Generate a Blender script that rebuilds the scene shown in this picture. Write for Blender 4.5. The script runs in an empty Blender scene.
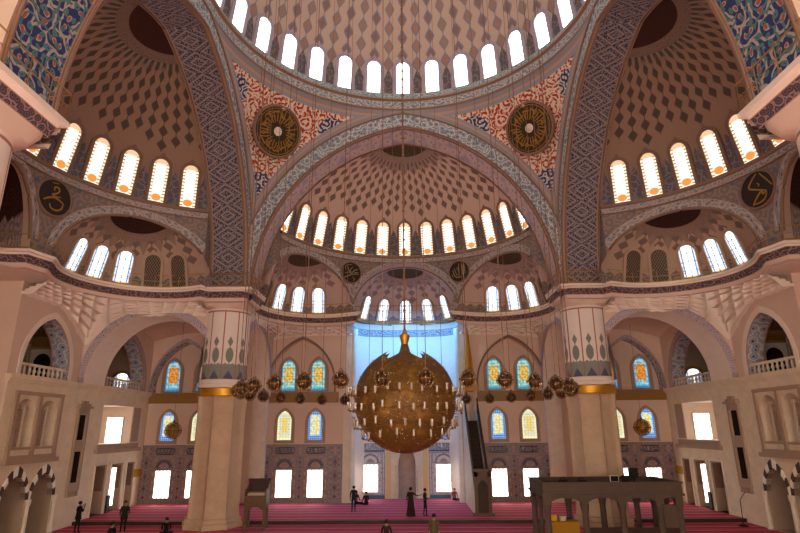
import bpy, math, random
from math import sin, cos, pi, radians, sqrt, atan2, floor, hypot
from mathutils import Vector, Matrix
from mathutils.geometry import tessellate_polygon
random.seed(7)
scene = bpy.context.scene
COL = scene.collection

# ------------------------------------------------------------------ camera
cam_data = bpy.data.cameras.new('camera')
cam = bpy.data.objects.new('camera', cam_data)
COL.objects.link(cam)
cam_data.sensor_width = 36.0
cam_data.lens = 36.0 * 551.3 / 800.0
cam_data.clip_end = 300
yaw, pitch, roll = radians(-0.675), radians(16.365), radians(-0.396)
Fv = Vector((sin(yaw) * cos(pitch), cos(yaw) * cos(pitch), sin(pitch)))
r0 = Vector((cos(yaw), -sin(yaw), 0))
u0 = r0.cross(Fv)
Rv = cos(roll) * r0 + sin(roll) * u0
Uv = -sin(roll) * r0 + cos(roll) * u0
cm = Matrix((Rv, Uv, -Fv)).transposed().to_4x4()
cm.translation = Vector((0.109, 0, 5.8))
cam.matrix_world = cm
scene.camera = cam

# ------------------------------------------------------------------ world and view
world = bpy.data.worlds.new('world')
scene.world = world
world.use_nodes = True
bg = world.node_tree.nodes['Background']
bg.inputs[0].default_value = (1.0, 0.895, 0.77, 1)
bg.inputs[1].default_value = 6.0
scene.view_settings.view_transform = 'Standard'
scene.view_settings.look = 'None'
scene.view_settings.exposure = 0.62
scene.view_settings.gamma = 1.0
scene.view_settings.use_curve_mapping = False
scene.cycles.use_denoising = True
scene.cycles.max_bounces = 8
scene.cycles.diffuse_bounces = 5
scene.cycles.sample_clamp_indirect = 6.0

# one unseen blue lamp added at the apse mouth to tint its wall
def area_light(name, loc, target, size, power, color, size_y=None):
    d = bpy.data.lights.new(name, 'AREA')
    d.energy = power
    d.color = color
    d.size = size
    if size_y:
        d.shape = 'RECTANGLE'
        d.size_y = size_y
    o = bpy.data.objects.new(name, d)
    COL.objects.link(o)
    o.location = loc
    o.rotation_euler = (Vector(target) - Vector(loc)).to_track_quat('-Z', 'Y').to_euler()
    return o

APSE_LAMP = area_light('apse_added_lamp', (0, 46.25, 14.42), (0, 49.9, 8.5), 7.0, 560, (0.06, 0.40, 1.0), 0.5)

# ------------------------------------------------------------------ mesh helpers
YC = 25.28

def W(side, s, d, z):
    if side == 'far':
        return (s, YC + d, z)
    if side == 'left':
        return (-d, YC + s, z)
    if side == 'right':
        return (d, YC + s, z)
    return (s, YC - d, z)

class MB:
    def __init__(self):
        self.v = []; self.uv = []; self.uv2 = []; self.f = []; self.m = []
    def vert(self, co, uv=(0, 0), uv2=(0, 0)):
        self.v.append(tuple(co)); self.uv.append(tuple(uv)); self.uv2.append(tuple(uv2))
        return len(self.v) - 1
    def face(self, idx, m=0):
        self.f.append(tuple(idx)); self.m.append(m)
    def poly(self, cos, m=0, uvs=None):
        self.face([self.vert(c, uvs[i] if uvs else (0, 0)) for i, c in enumerate(cos)], m)
    def grid(self, fn, nu, nv, m=0, closed=False):
        """fn(i,j) -> (co, uv, uv2)"""
        base = len(self.v)
        for j in range(nv + 1):
            for i in range(nu + 1):
                self.vert(*fn(i, j))
        for j in range(nv):
            for i in range(nu):
                a = base + j * (nu + 1) + i
                self.face((a, a + 1, a + nu + 2, a + nu + 1), m)
    def box(self, x0, x1, y0, y1, z0, z1, m=0, T=None):
        P = [(x, y, z) for z in (z0, z1) for y in (y0, y1) for x in (x0, x1)]
        b = len(self.v)
        for p in P:
            q = T(p) if T else p
            self.vert(q, (p[0], p[2]), (p[1], p[2]))
        for q in ((0, 2, 3, 1), (4, 5, 7, 6), (0, 1, 5, 4), (2, 6, 7, 3), (0, 4, 6, 2), (1, 3, 7, 5)):
            self.face([b + i for i in q], m)
    def tube(self, pts, r, n=6, m=0, cap=True, r2=None):
        pts = [Vector(p) for p in pts]
        base = len(self.v)
        N = len(pts)
        for k, p in enumerate(pts):
            t = (pts[min(k + 1, N - 1)] - pts[max(k - 1, 0)]).normalized()
            a = t.orthogonal().normalized() if abs(t.z) < 0.9 else Vector((1, 0, 0))
            a = (a - t * a.dot(t)).normalized()
            b = t.cross(a)
            rr = r if r2 is None else r + (r2 - r) * k / (N - 1)
            for i in range(n):
                w = 2 * pi * i / n
                self.vert(p + (a * cos(w) + b * sin(w)) * rr, (i / n, k))
        for k in range(N - 1):
            for i in range(n):
                j = (i + 1) % n
                self.face((base + k * n + i, base + k * n + j, base + (k + 1) * n + j, base + (k + 1) * n + i), m)
        if cap:
            self.face([base + i for i in range(n)][::-1], m)
            self.face([base + (N - 1) * n + i for i in range(n)], m)
    def lathe(self, prof, n=24, c=(0, 0, 0), m=0, T=None, ucount=1.0):
        base = len(self.v)
        for k, (r, z) in enumerate(prof):
            for i in range(n + 1):
                w = 2 * pi * i / n
                p = (c[0] + r * cos(w), c[1] + r * sin(w), c[2] + z)
                self.vert(T(p) if T else p, (ucount * i / n, z), (r, 0))
        for k in range(len(prof) - 1):
            mm = m[k] if isinstance(m, (list, tuple)) else m
            for i in range(n):
                a = base + k * (n + 1) + i
                self.face((a, a + 1, a + n + 2, a + n + 1), mm)
    def build(self, name, mats, parent=None, smooth=False, weld=False):
        me = bpy.data.meshes.new(name)
        me.from_pydata(self.v, [], self.f)
        if not isinstance(mats, (list, tuple)):
            mats = [mats]
        for m in mats:
            me.materials.append(m)
        me.polygons.foreach_set('material_index', self.m)
        for nm, data in (('UVMap', self.uv), ('UV2', self.uv2)):
            lay = me.uv_layers.new(name=nm)
            flat = []
            for l in me.loops:
                flat.extend(data[l.vertex_index])
            lay.data.foreach_set('uv', flat)
        if smooth:
            me.polygons.foreach_set('use_smooth', [True] * len(me.polygons))
            if smooth != 'all':
                try:
                    me.set_sharp_from_angle(angle=radians(38))
                except Exception:
                    pass
        me.update()
        o = bpy.data.objects.new(name, me)
        COL.objects.link(o)
        if parent is not None:
            o.parent = parent
        return o

def tag(o, label=None, cat=None, group=None, kind=None):
    if label: o['label'] = label
    if cat: o['category'] = cat
    if group: o['group'] = group
    if kind: o['kind'] = kind
    return o

def struct(o, label, cat):
    return tag(o, label, cat, None, 'structure')

def empty(name, loc=(0, 0, 0), rz=0.0):
    o = bpy.data.objects.new(name, None)
    COL.objects.link(o)
    o.location = loc
    o.rotation_euler = (0, 0, rz)
    o.empty_display_size = 0.2
    return o

def copy_tree(o, parent=None):
    c = o.copy()
    COL.objects.link(c)
    c.parent = parent
    for ch in list(o.children):
        copy_tree(ch, c)
    return c

# ------------------------------------------------------------------ node helpers
def lin(h):
    h = h.lstrip('#')
    out = []
    for i in (0, 2, 4):
        c = int(h[i:i + 2], 16) / 255
        out.append(c / 12.92 if c <= 0.04045 else ((c + 0.055) / 1.055) ** 2.4)
    return (*out, 1)

class S:
    """a node socket with arithmetic"""
    def __init__(self, nt, sock):
        self.nt = nt; self.k = sock
    def _m(self, op, *args, clamp=False):
        n = self.nt.nodes.new('ShaderNodeMath')
        n.operation = op
        n.use_clamp = clamp
        for i, a in enumerate(args):
            if isinstance(a, S):
                self.nt.links.new(a.k, n.inputs[i])
            else:
                n.inputs[i].default_value = a
        return S(self.nt, n.outputs[0])
    def __add__(self, o): return self._m('ADD', self, o)
    def __radd__(self, o): return self._m('ADD', o, self)
    def __sub__(self, o): return self._m('SUBTRACT', self, o)
    def __rsub__(self, o): return self._m('SUBTRACT', o, self)
    def __mul__(self, o): return self._m('MULTIPLY', self, o)
    def __rmul__(self, o): return self._m('MULTIPLY', o, self)
    def __truediv__(self, o): return self._m('DIVIDE', self, o)
    def __lt__(self, o): return self._m('LESS_THAN', self, o)
    def __gt__(self, o): return self._m('GREATER_THAN', self, o)
    def fract(self): return self._m('FRACT', self)
    def floor(self): return self._m('FLOOR', self)
    def abs(self): return self._m('ABSOLUTE', self)
    def sin(self): return self._m('SINE', self)
    def mod(self, o): return self._m('FLOORED_MODULO', self, o)
    def min(self, o): return self._m('MINIMUM', self, o)
    def max(self, o): return self._m('MAXIMUM', self, o)
    def pow(self, o): return self._m('POWER', self, o)
    def sqrt(self): return self._m('SQRT', self)
    def ping(self, o): return self._m('PINGPONG', self, o)
    def inv(self): return 1.0 - self

class Mat:
    def __init__(self, name):
        self.m = bpy.data.materials.new(name)
        self.m.use_nodes = True
        self.nt = self.m.node_tree
        self.b = self.nt.nodes['Principled BSDF']
        self.b.inputs['Roughness'].default_value = 0.8
        self.b.inputs['Specular IOR Level'].default_value = 0.25
    def uv(self, layer='UVMap'):
        n = self.nt.nodes.new('ShaderNodeUVMap'); n.uv_map = layer
        s = self.nt.nodes.new('ShaderNodeSeparateXYZ')
        self.nt.links.new(n.outputs[0], s.inputs[0])
        return S(self.nt, s.outputs[0]), S(self.nt, s.outputs[1])
    def obj(self):
        n = self.nt.nodes.new('ShaderNodeTexCoord')
        s = self.nt.nodes.new('ShaderNodeSeparateXYZ')
        self.nt.links.new(n.outputs['Object'], s.inputs[0])
        return [S(self.nt, s.outputs[i]) for i in range(3)]
    def vec(self, x, y, z=0.0):
        n = self.nt.nodes.new('ShaderNodeCombineXYZ')
        for i, a in enumerate((x, y, z)):
            if isinstance(a, S): self.nt.links.new(a.k, n.inputs[i])
            else: n.inputs[i].default_value = a
        return S(self.nt, n.outputs[0])
    def noise(self, v, scale, detail=3, rough=0.55, dist=0.0):
        n = self.nt.nodes.new('ShaderNodeTexNoise')
        if v is not None: self.nt.links.new(v.k, n.inputs['Vector'])
        n.inputs['Scale'].default_value = scale
        n.inputs['Detail'].default_value = detail
        n.inputs['Roughness'].default_value = rough
        n.inputs['Distortion'].default_value = dist
        return S(self.nt, n.outputs[0])
    def onoise(self, scale, detail=3):
        n = self.nt.nodes.new('ShaderNodeTexCoord')
        return self.noise(S(self.nt, n.outputs['Object']), scale, detail)
    def vor(self, v, scale, feature='F1', rand=1.0):
        n = self.nt.nodes.new('ShaderNodeTexVoronoi')
        n.voronoi_dimensions = '2D'
        n.feature = feature
        self.nt.links.new(v.k, n.inputs['Vector'])
        n.inputs['Scale'].default_value = scale
        n.inputs['Randomness'].default_value = rand
        return S(self.nt, n.outputs['Distance'])
    def c(self, h):
        if isinstance(h, S): return h
        n = self.nt.nodes.new('ShaderNodeRGB')
        n.outputs[0].default_value = lin(h)
        return S(self.nt, n.outputs[0])
    def mix(self, a, b, fac):
        n = self.nt.nodes.new('ShaderNodeMix')
        n.data_type = 'RGBA'
        for sock, v in ((n.inputs[0], fac), (n.inputs[6], a), (n.inputs[7], b)):
            if isinstance(v, S): self.nt.links.new(v.k, sock)
            elif isinstance(v, str): sock.default_value = lin(v)
            else: sock.default_value = v
        return S(self.nt, n.outputs[2])
    def step(self, x, edge, soft):
        """0 below edge, 1 above"""
        return x._m('MULTIPLY', x - (edge - soft / 2), 1.0 / soft, clamp=True)
    def out(self, col, rough=None, metal=None, spec=None):
        if isinstance(col, str): self.b.inputs['Base Color'].default_value = lin(col)
        else: self.nt.links.new(col.k, self.b.inputs['Base Color'])
        if rough is not None: self.b.inputs['Roughness'].default_value = rough
        if metal is not None: self.b.inputs['Metallic'].default_value = metal
        if spec is not None: self.b.inputs['Specular IOR Level'].default_value = spec
        return self.m
    def emit(self, col, strength):
        nt = self.nt
        if isinstance(col, str): self.b.inputs['Emission Color'].default_value = lin(col)
        else: nt.links.new(col.k, self.b.inputs['Emission Color'])
        if isinstance(strength, S): nt.links.new(strength.k, self.b.inputs['Emission Strength'])
        else: self.b.inputs['Emission Strength'].default_value = strength
        self.b.inputs['Base Color'].default_value = (0.02, 0.02, 0.02, 1)
        return self.m
    def bump(self, h, strength=0.3, dist=0.02):
        n = self.nt.nodes.new('ShaderNodeBump')
        n.inputs['Strength'].default_value = strength
        n.inputs['Distance'].default_value = dist
        self.nt.links.new(h.k, n.inputs['Height'])
        self.nt.links.new(n.outputs[0], self.b.inputs['Normal'])

def flat(name, col, rough=0.8, metal=0.0, var=0.0, vscale=1.5, spec=0.25):
    M = Mat(name)
    if var:
        n = M.onoise(vscale, 4)
        cc = lin(col)
        a = tuple(x * (1 - var) for x in cc[:3]) + (1,)
        b = tuple(min(1, x * (1 + var)) for x in cc[:3]) + (1,)
        M.out(M.mix(a, b, M.step(n, 0.5, 0.5)), rough, metal, spec)
    else:
        M.out(col, rough, metal, spec)
    return M.m

MAT = {}
# --- plain surfaces
MAT['plaster'] = flat('plaster_pink_beige', '#d3b59f', 0.9, var=0.05, vscale=0.7)
MAT['white_plaster'] = flat('plaster_white', '#e2cfbd', 0.9, var=0.04)
MAT['gold'] = flat('gold_leaf_band', '#9a6f2c', 0.42, 0.35, var=0.12, vscale=3)
MAT['gold_bright'] = flat('gold_bright', '#c08a28', 0.35, 0.6, var=0.1, vscale=4)
MAT['brass'] = flat('brass_rail', '#a98143', 0.45, 0.5)
MAT['dark_wood'] = flat('dark_wood', '#3a2418', 0.6, var=0.25, vscale=4)
MAT['wood'] = flat('carved_wood', '#6a4a2c', 0.6, var=0.2, vscale=5)
MAT['black'] = flat('black_plastic', '#17130f', 0.6)
MAT['white'] = flat('white_plastic', '#e9e3d8', 0.6)
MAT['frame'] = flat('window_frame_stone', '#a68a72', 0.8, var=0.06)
MAT['frame_brown'] = flat('window_frame_painted', '#7c6152', 0.8, var=0.08)
MAT['frame_lilac'] = flat('window_frame_lilac', '#a89aa6', 0.8, var=0.08)
MAT['lead'] = flat('lead_came', '#5c4a3a', 0.6)
MAT['white_bar'] = flat('white_glazing_bar', '#cfc8bb', 0.6)
MAT['unlit_dark'] = flat('painted_unlit_dark', '#2a1c14', 0.9)  # near-black paint standing in for shade in recesses and the gallery doorway
MAT['brown_trim'] = flat('brown_painted_line', '#866856', 0.85)
MAT['red_line'] = flat('red_painted_line', '#a8664f', 0.85)

def stone_mat(name, col, blk=(1.2, 0.45)):
    M = Mat(name)
    x, y, z = M.obj()
    v = M.vec(x, y, z)
    n = M.noise(v, 1.3, 5, 0.6)
    n2 = M.noise(v, 9, 3)
    cc = lin(col)
    a = tuple(k * 0.86 for k in cc[:3]) + (1,)
    b = tuple(min(1, k * 1.12) for k in cc[:3]) + (1,)
    col_ = M.mix(a, b, M.step(n * 0.7 + n2 * 0.3, 0.5, 0.4))
    M.out(col_, 0.75)
    return M.m
MAT['stone'] = stone_mat('wall_stone', '#dcc6a6')
MAT['pier_stone'] = stone_mat('pier_veined_marble', '#bd9f80')
MAT['stone_light'] = stone_mat('light_marble', '#d8c5ae')
MAT['marble_grey'] = stone_mat('platform_marble', '#57473a')

# --- carpet
M = Mat('red_carpet')
x, y, z = M.obj()
row = (y / 1.25).fract()
line = (row - 0.5).abs() > 0.44
wide = (row - 0.25).abs() < 0.10
n = M.noise(M.vec(x, y, 0), 2.5, 4)
colr = M.mix('#b53c4a', '#c9566a', n)
colr = M.mix(colr, M.c('#8a2635'), line)
colr = M.mix(colr, M.c('#dc8c98'), wide * 0.6)
M.out(colr, 0.95, spec=0.1)
MAT['carpet'] = M.m

# --- ornament generator: returns a mask of curls and one of dots
def curls(M, x, y, scale, k=16.0, warp=0.35):
    nx = M.noise(M.vec(x, y, 3.1), scale * 0.9, 2) - 0.5
    ny = M.noise(M.vec(x, y, 9.7), scale * 0.9, 2) - 0.5
    v = M.vec(x + nx * (warp / scale), y + ny * (warp / scale))
    d = M.vor(v, scale)
    ring = (d * k).sin()
    return ring, d

def band_mat(name, base, light, dark, scale=2.2, edge='#b98f78', w=None, accent=None):
    """u along the band (m), v across 0..1: repeated floral scroll between two edge lines"""
    M = Mat(name)
    u, v = M.uv()
    ring, d = curls(M, u, v * (w or 1.0), scale)
    col = M.mix(base, light, M.step(ring, 0.25, 0.5))
    col = M.mix(col, M.c(dark), M.step(d.inv(), 0.86, 0.08))
    if accent:
        col = M.mix(col, M.c(accent), M.step(d, 0.62, 0.1))
    e = (v - 0.5).abs()
    col = M.mix(col, M.c(edge), M.step(e, 0.42, 0.03))
    M.out(col, 0.85)
    return M.m
MAT['band_blue'] = band_mat('arch_band_blue_grey', '#7d8792', '#c4bdb2', '#2c3a5c', 2.4, '#bb937c', 1.15)
MAT['band_lilac'] = band_mat('arch_soffit_lilac', '#c2a698', '#b59ca0', '#8f8098', 1.5, '#b8917e', 1.7, accent='#a08f9c')
MAT['band_dark'] = band_mat('cornice_band_dark', '#4b3a44', '#8d6f63', '#29263a', 3.2, '#a5816b', 0.5)
MAT['band_grey'] = band_mat('ring_band_grey', '#8c8583', '#b3a299', '#4a4a5c', 3.0, '#b5907b', 0.6)
MAT['band_ring'] = band_mat('dome_ring_band', '#77919c', '#c3beb4', '#35507a', 2.6, '#a98d7e', 0.9)
MAT['band_floral'] = band_mat('arch_floral_band', '#b7a49a', '#8f8aa4', '#6f4f66', 3.4, '#b5917c', 0.6)
MAT['band_tile'] = band_mat('arch_tile_soffit', '#8f96a2', '#c9b2a4', '#3a4672', 1.9, '#b47c68', 1.0)

# diamonds of navy, blue and beige on the soffits of the side arches
M = Mat('arch_soffit_navy_diamonds')
u, v = M.uv()
x = v - 0.5
uu = u / 1.45
fy = (uu.fract() - 0.5).abs() * 2.0
fx = x.abs() * 2.0
dia = (fx * 1.15 + fy)
lat = ((dia * 2.0 + 0.18).fract() - 0.5).abs()
fr, fd = curls(M, u, v * 2.2, 3.2, 15.0, 0.5)
sm = M.vor(M.vec(u, v * 1.6), 5.0)
col = M.mix('#2c2f4e', '#8c7c70', M.step(fr, 0.15, 0.5))
col = M.mix(col, M.c('#5f6274'), M.step(lat, 0.18, 0.1) * 0.75)
col = M.mix(col, M.c('#a58d72'), M.step(lat, 0.40, 0.06))
col = M.mix(col, M.c('#8c5a48'), M.step(sm.inv(), 0.9, 0.06) * 0.7)
col = M.mix(col, M.c('#a07f68'), M.step(fx, 0.80, 0.03))
M.out(col, 0.85)
MAT['soffit_navy'] = M.m

# red arabesque pendentives
M = Mat('pendentive_red_arabesque')
u, v = M.uv()
t, w2 = M.uv('UV2')
ring, d = curls(M, u, v, 1.25, 19.0, 1.0)
ring2, d2 = curls(M, u + 7.3, v + 2.1, 2.3, 15.0, 0.8)
col = M.mix('#a83a22', '#dcc4aa', M.step(ring, 0.25, 0.35))
col = M.mix(col, M.c('#d9c4ab'), M.step(ring2, 0.72, 0.3))
flo = None
for uc, vc, rf in ((5.0, 26.75, 0.85), (11.96, 26.75, 0.85), (8.48, 22.35, 0.75), (3.0, 27.85, 0.5), (13.96, 27.85, 0.5), (6.9, 24.0, 0.36), (10.06, 24.0, 0.36)):
    q_ = (((u - uc) * (u - uc) + (v - vc) * (v - vc)).sqrt()) / rf
    flo = q_ if flo is None else flo.min(q_)
pet, pd = curls(M, u, v, 2.6, 12.0, 0.4)
inner = M.step(flo.inv(), 0.0, 0.06)
col = M.mix(col, M.mix('#27365f', '#c4b6a6', M.step(pet, 0.3, 0.4)), inner)
edge = t.min(w2)
cb = M.mix('#8e8585', '#b58d78', M.step(edge, 0.34, 0.06))
cb = M.mix(cb, M.c('#8f8b90'), M.step(edge, 0.48, 0.06))
col = M.mix(cb, col, M.step(edge, 0.72, 0.05))
M.out(col, 0.85)
MAT['pendentive'] = M.m

def dome_mat(name, plaster, motif, line, period, vlow, zig, vtop, rho, disc, ringc, amul=0.40, bmul=1.0,
             band=None, alt=None, zper=4.0, disc2=None):
    """u: chain index, v: metres up the shell; UV2 = (chain width m, distance to the axis m)"""
    M = Mat(name)
    u, v = M.uv()
    wd, r = M.uv('UV2')
    par = u.floor().mod(2.0)
    x = (u.fract() - 0.5) * wd
    pv = period
    q_ = v / pv + par * 0.5
    y = (q_.fract() - 0.5) * pv
    vc = (q_.floor() + 0.5 - par * 0.5) * pv
    a = wd * amul
    k = x.abs() / a + (y.abs() / (pv * 0.46 * bmul)).pow(1.25)
    dia = M.step(k.inv(), 0.0, 0.12)
    core = M.step(k.inv(), 0.35, 0.15)
    chain = M.step((x.abs() / wd).inv(), 0.965, 0.02)
    lowlim = vlow + ((u.floor() / zper).fract() - 0.5).abs() * (2.0 * zig)
    on = M.step(vc - lowlim, 0.0, 0.03)
    mot = M.mix(line, motif, core)
    if alt:
        mot = M.mix(mot, M.mix(line, M.c(alt), core), par)
    n = M.noise(M.vec(u * 0.35, v * 0.4), 1.2, 3)
    cc = lin(plaster)
    base = M.mix(tuple(q * 0.94 for q in cc[:3]) + (1,), tuple(min(1, q * 1.05) for q in cc[:3]) + (1,), n)
    col = M.mix(base, mot, dia.max(chain) * on)
    # tongues towards the crown
    tong = M.step((x.abs() / wd) * 1.6 - r, 0.45 - vtop, 0.1)
    col = M.mix(col, M.mix(motif, ringc, M.step((x.abs() / wd), 0.28, 0.2)), tong)
    ring, d = curls(M, r * 1.0, u * 0.9, 4.5)
    col = M.mix(col, M.mix(ringc, M.c(line), M.step(ring, 0.2, 0.4)), M.step((r * 1.0).inv(), 1.0 - rho * 1.28, 0.05))
    dd = M.mix(disc, disc2 or disc, M.step(ring, 0.45, 0.4))
    col = M.mix(col, dd, M.step(r.inv(), 1.0 - rho, 0.05))
    if band:
        vb, h = band
        ring3, d3 = curls(M, u * 1.2, v * 1.1, 2.0)
        tri = (u * 2.0).fract() - 0.5
        col = M.mix(col, M.mix('#6d625f', '#8f7a70', M.step(ring3, 0.1, 0.4)), M.step(v * -1.0 - tri.abs() * 0.5, -vb, 0.05))
    M.out(col, 0.88)
    return M.m
MAT['semidome'] = dome_mat('half_dome_painted_shaded', '#927560', '#4e463d', '#5e4536', 0.95, 3.7, 1.1, 3.45, 2.25,  # side half-domes: plaster darkened to carry their dimmer light
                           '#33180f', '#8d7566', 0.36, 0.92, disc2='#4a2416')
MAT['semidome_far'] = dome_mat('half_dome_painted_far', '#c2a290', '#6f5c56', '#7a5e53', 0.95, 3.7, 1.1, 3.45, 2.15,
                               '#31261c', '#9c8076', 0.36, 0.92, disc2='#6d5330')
MAT['dome'] = dome_mat('main_dome_painted', '#bfa592', '#8a6d62', '#7f7f8e', 1.35, 1.2, 1.7, 3.5, 2.5,
                       '#33180f', '#8d7566', 0.36, 0.98, alt='#a37c66', zper=2.0)
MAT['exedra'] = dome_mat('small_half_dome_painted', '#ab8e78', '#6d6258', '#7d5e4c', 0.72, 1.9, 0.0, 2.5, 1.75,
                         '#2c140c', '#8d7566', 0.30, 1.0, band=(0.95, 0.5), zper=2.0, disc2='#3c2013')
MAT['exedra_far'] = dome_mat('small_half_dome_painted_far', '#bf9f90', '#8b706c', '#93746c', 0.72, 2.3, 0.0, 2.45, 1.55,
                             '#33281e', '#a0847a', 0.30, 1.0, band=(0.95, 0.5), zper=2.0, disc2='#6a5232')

# spandrel wall above the exedra arches
M = Mat('spandrel_grey_floral')
u, v = M.uv()
ring, d = curls(M, u, v, 1.7, 14)
col = M.mix('#776860', '#8c776c', M.step(ring, 0.2, 0.5))
fl = M.vor(M.vec(u, v), 0.9)
col = M.mix(col, M.c('#55607a'), M.step(fl.inv(), 0.86, 0.08) * 0.8)
M.out(col, 0.88)
MAT['spandrel'] = M.m

# --- stained glass: UV 0..1 across and up
def glass(name, kind, strength):
    M = Mat(name)
    u, v = M.uv()
    e = ((u - 0.5).abs() * 2.0)
    ev = (v - 0.5).abs() * 2.0
    edge = e.max(ev)
    gu = ((u * 5.0).fract() - 0.5).abs()
    gv = ((v * 11.0).fract() - 0.5).abs()
    grid = M.step(gu.max(gv), 0.43, 0.04)
    vv = M.vor(M.vec(u * 5, v * 11), 1.0)
    if kind == 'clear':
        col = M.mix('#ffffff', '#fff4e2', vv)
    elif kind == 'semi':
        col = M.mix('#fffaf0', '#ffffff', vv)
        bead = ((v * 13.0).fract() - 0.5).abs()
        col = M.mix(col, M.mix('#a8743f', '#fff0d2', M.step(bead, 0.22, 0.1)), M.step(e, 0.62, 0.06))
        blot = ((v - 0.10) * 11.0).pow(2.0) + (e * 1.5).pow(2.0)
        col = M.mix(col, M.c('#cf8236'), M.step(blot.inv(), 0.1, 0.4))
        top = ((v - 0.92) * 10.0).pow(2.0) + (e * 1.0).pow(2.0)
        col = M.mix(col, M.c('#c98a4a'), M.step(top.inv(), 0.15, 0.2) * 0.8)
    elif kind == 'exedra':
        col = M.mix('#ffffff', '#eef4f8', vv)
        dg = ((u * 4.0 + v * 9.0).fract() - 0.5).abs().max(((u * 4.0 - v * 9.0).fract() - 0.5).abs())
        col = M.mix(col, M.c('#9fb6cc'), M.step(dg, 0.42, 0.06) * 0.7)
        col = M.mix(col, M.c('#4f7fc4'), M.step((e - 0.72).abs().inv(), 0.93, 0.03))
        col = M.mix(col, M.c('#e0a41e'), M.step(v.inv(), 0.93, 0.02))
    elif kind == 'upper':
        inner = M.step((e * 1.0).inv(), 0.42, 0.05) * M.step(v, 0.28, 0.02) * M.step(v.inv(), 0.24, 0.02)
        col = M.mix('#67c6cf', '#c6ecdd', M.step(vv, 0.45, 0.3))
        col = M.mix(col, M.c('#2f8fb0'), M.step(edge, 0.86, 0.04))
        col = M.mix(col, M.mix('#e5962a', '#f4d874', M.step(vv, 0.4, 0.3)), inner)
        col = M.mix(col, M.c('#7a6a3c'), grid * 0.75)
    elif kind == 'upper_red':
        inner = M.step((e * 1.0).inv(), 0.34, 0.05) * M.step(v, 0.26, 0.02) * M.step(v.inv(), 0.22, 0.02)
        col = M.mix('#57b7d6', '#b9e3ea', M.step(vv, 0.45, 0.3))
        col = M.mix(col, M.c('#2b83bd'), M.step(edge, 0.86, 0.04))
        col = M.mix(col, M.mix('#d8641c', '#eda23a', M.step(vv, 0.4, 0.3)), inner)
        col = M.mix(col, M.c('#7a6a3c'), grid * 0.6)
    elif kind == 'lower_yellow':
        col = M.mix('#f3e7a4', '#cfe6dc', M.step(vv, 0.42, 0.2))
        col = M.mix(col, M.c('#e2a487'), M.step(vv.inv(), 0.78, 0.1))
        core = (e * 1.6).max((v - 0.5).abs() * 2.6)
        col = M.mix(col, M.c('#f0cf52'), M.step(core.inv(), 0.35, 0.1) * M.step(vv, 0.38, 0.1))
        col = M.mix(col, M.c('#fbf3bd'), M.step(edge, 0.80, 0.05))
        col = M.mix(col, M.c('#93875c'), grid * 0.45)
    else:  # lower_blue
        col = M.mix('#eef0d0', '#a6cfe2', M.step(vv, 0.42, 0.2))
        core = (e * 1.5).max((v - 0.5).abs() * 2.4)
        col = M.mix(col, M.c('#f0d65c'), M.step(core.inv(), 0.3, 0.1) * M.step(vv, 0.38, 0.1))
        bead = ((v * 14.0).fract() - 0.5).abs().min(((u * 7.0).fract() - 0.5).abs())
        col = M.mix(col, M.mix('#3f78c4', '#cfe2ee', M.step(bead, 0.3, 0.1)), M.step(edge, 0.70, 0.05))
        col = M.mix(col, M.c('#7c8aa0'), grid * 0.45)
    if kind == 'semi':
        strength = 1.0 + M.step((e - 0.0).inv(), 0.42, 0.06) * M.step(v, 0.22, 0.03) * M.step(v.inv(), 0.12, 0.03) * strength
    elif kind == 'exedra':
        strength = 0.8 + M.step(e.inv(), 0.40, 0.06) * M.step(v, 0.10, 0.03) * strength
    M.emit(col, strength)
    return M.m
MAT['g_dome'] = glass('daylight_glass_dome', 'clear', 4.5)
MAT['g_clear'] = glass('daylight_glass_low', 'clear', 6.0)
MAT['g_semi'] = glass('stained_glass_amber_bead', 'semi', 2.0)
MAT['g_exedra'] = glass('stained_glass_blue_line', 'exedra', 0.9)
MAT['g_upper'] = glass('stained_glass_cyan_amber', 'upper', 0.62)
MAT['g_upper_red'] = glass('stained_glass_blue_orange', 'upper_red', 0.62)
MAT['g_low_y'] = glass('stained_glass_pale_yellow', 'lower_yellow', 0.7)
MAT['g_low_b'] = glass('stained_glass_blue_bead', 'lower_blue', 0.7)
M = Mat('dark_lattice_glass')
u, v = M.uv()
a_ = ((u * 6.0 + v * 8.0).fract() - 0.5).abs()
b_ = ((u * 6.0 - v * 8.0).fract() - 0.5).abs()
M.out(M.mix('#3b2e22', '#7d6a52', M.step(a_.max(b_), 0.40, 0.06)), 0.6)
MAT['g_dark'] = M.m

# --- tile panels
def tile_mat(name, base, c1, c2, scale, k=14.0):
    M = Mat(name)
    u, v = M.uv()
    ring, d = curls(M, u.abs(), v.abs(), scale, k, 0.5)
    col = M.mix(base, c1, M.step(ring, 0.35, 0.4))
    col = M.mix(col, M.c(c2), M.step(d.inv(), 0.84, 0.08))
    M.out(col, 0.45, spec=0.4)
    return M.m
MAT['tile_field'] = tile_mat('tile_field_mauve', '#856d68', '#9d837a', '#554a5a', 3.0)
MAT['tile_field2'] = tile_mat('tile_field_rose', '#98796f', '#b0938a', '#6c4a4c', 2.2)
MAT['tile_frame'] = tile_mat('tile_frame_grey', '#7f6d68', '#9a8982', '#5d525c', 6.0)
MAT['tile_apse'] = tile_mat('tile_apse_pale', '#b9b6be', '#cdc4c2', '#7c88a4', 3.0)
MAT['tile_medal'] = tile_mat('tile_medallion_dark', '#4d4450', '#7d6c70', '#2b2c44', 5.0)
MAT['tile_navy'] = flat('tile_navy', '#3c3442', 0.45)
MAT['tile_skirt'] = flat('tile_skirting_blue', '#3f6f8c', 0.4)

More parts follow.
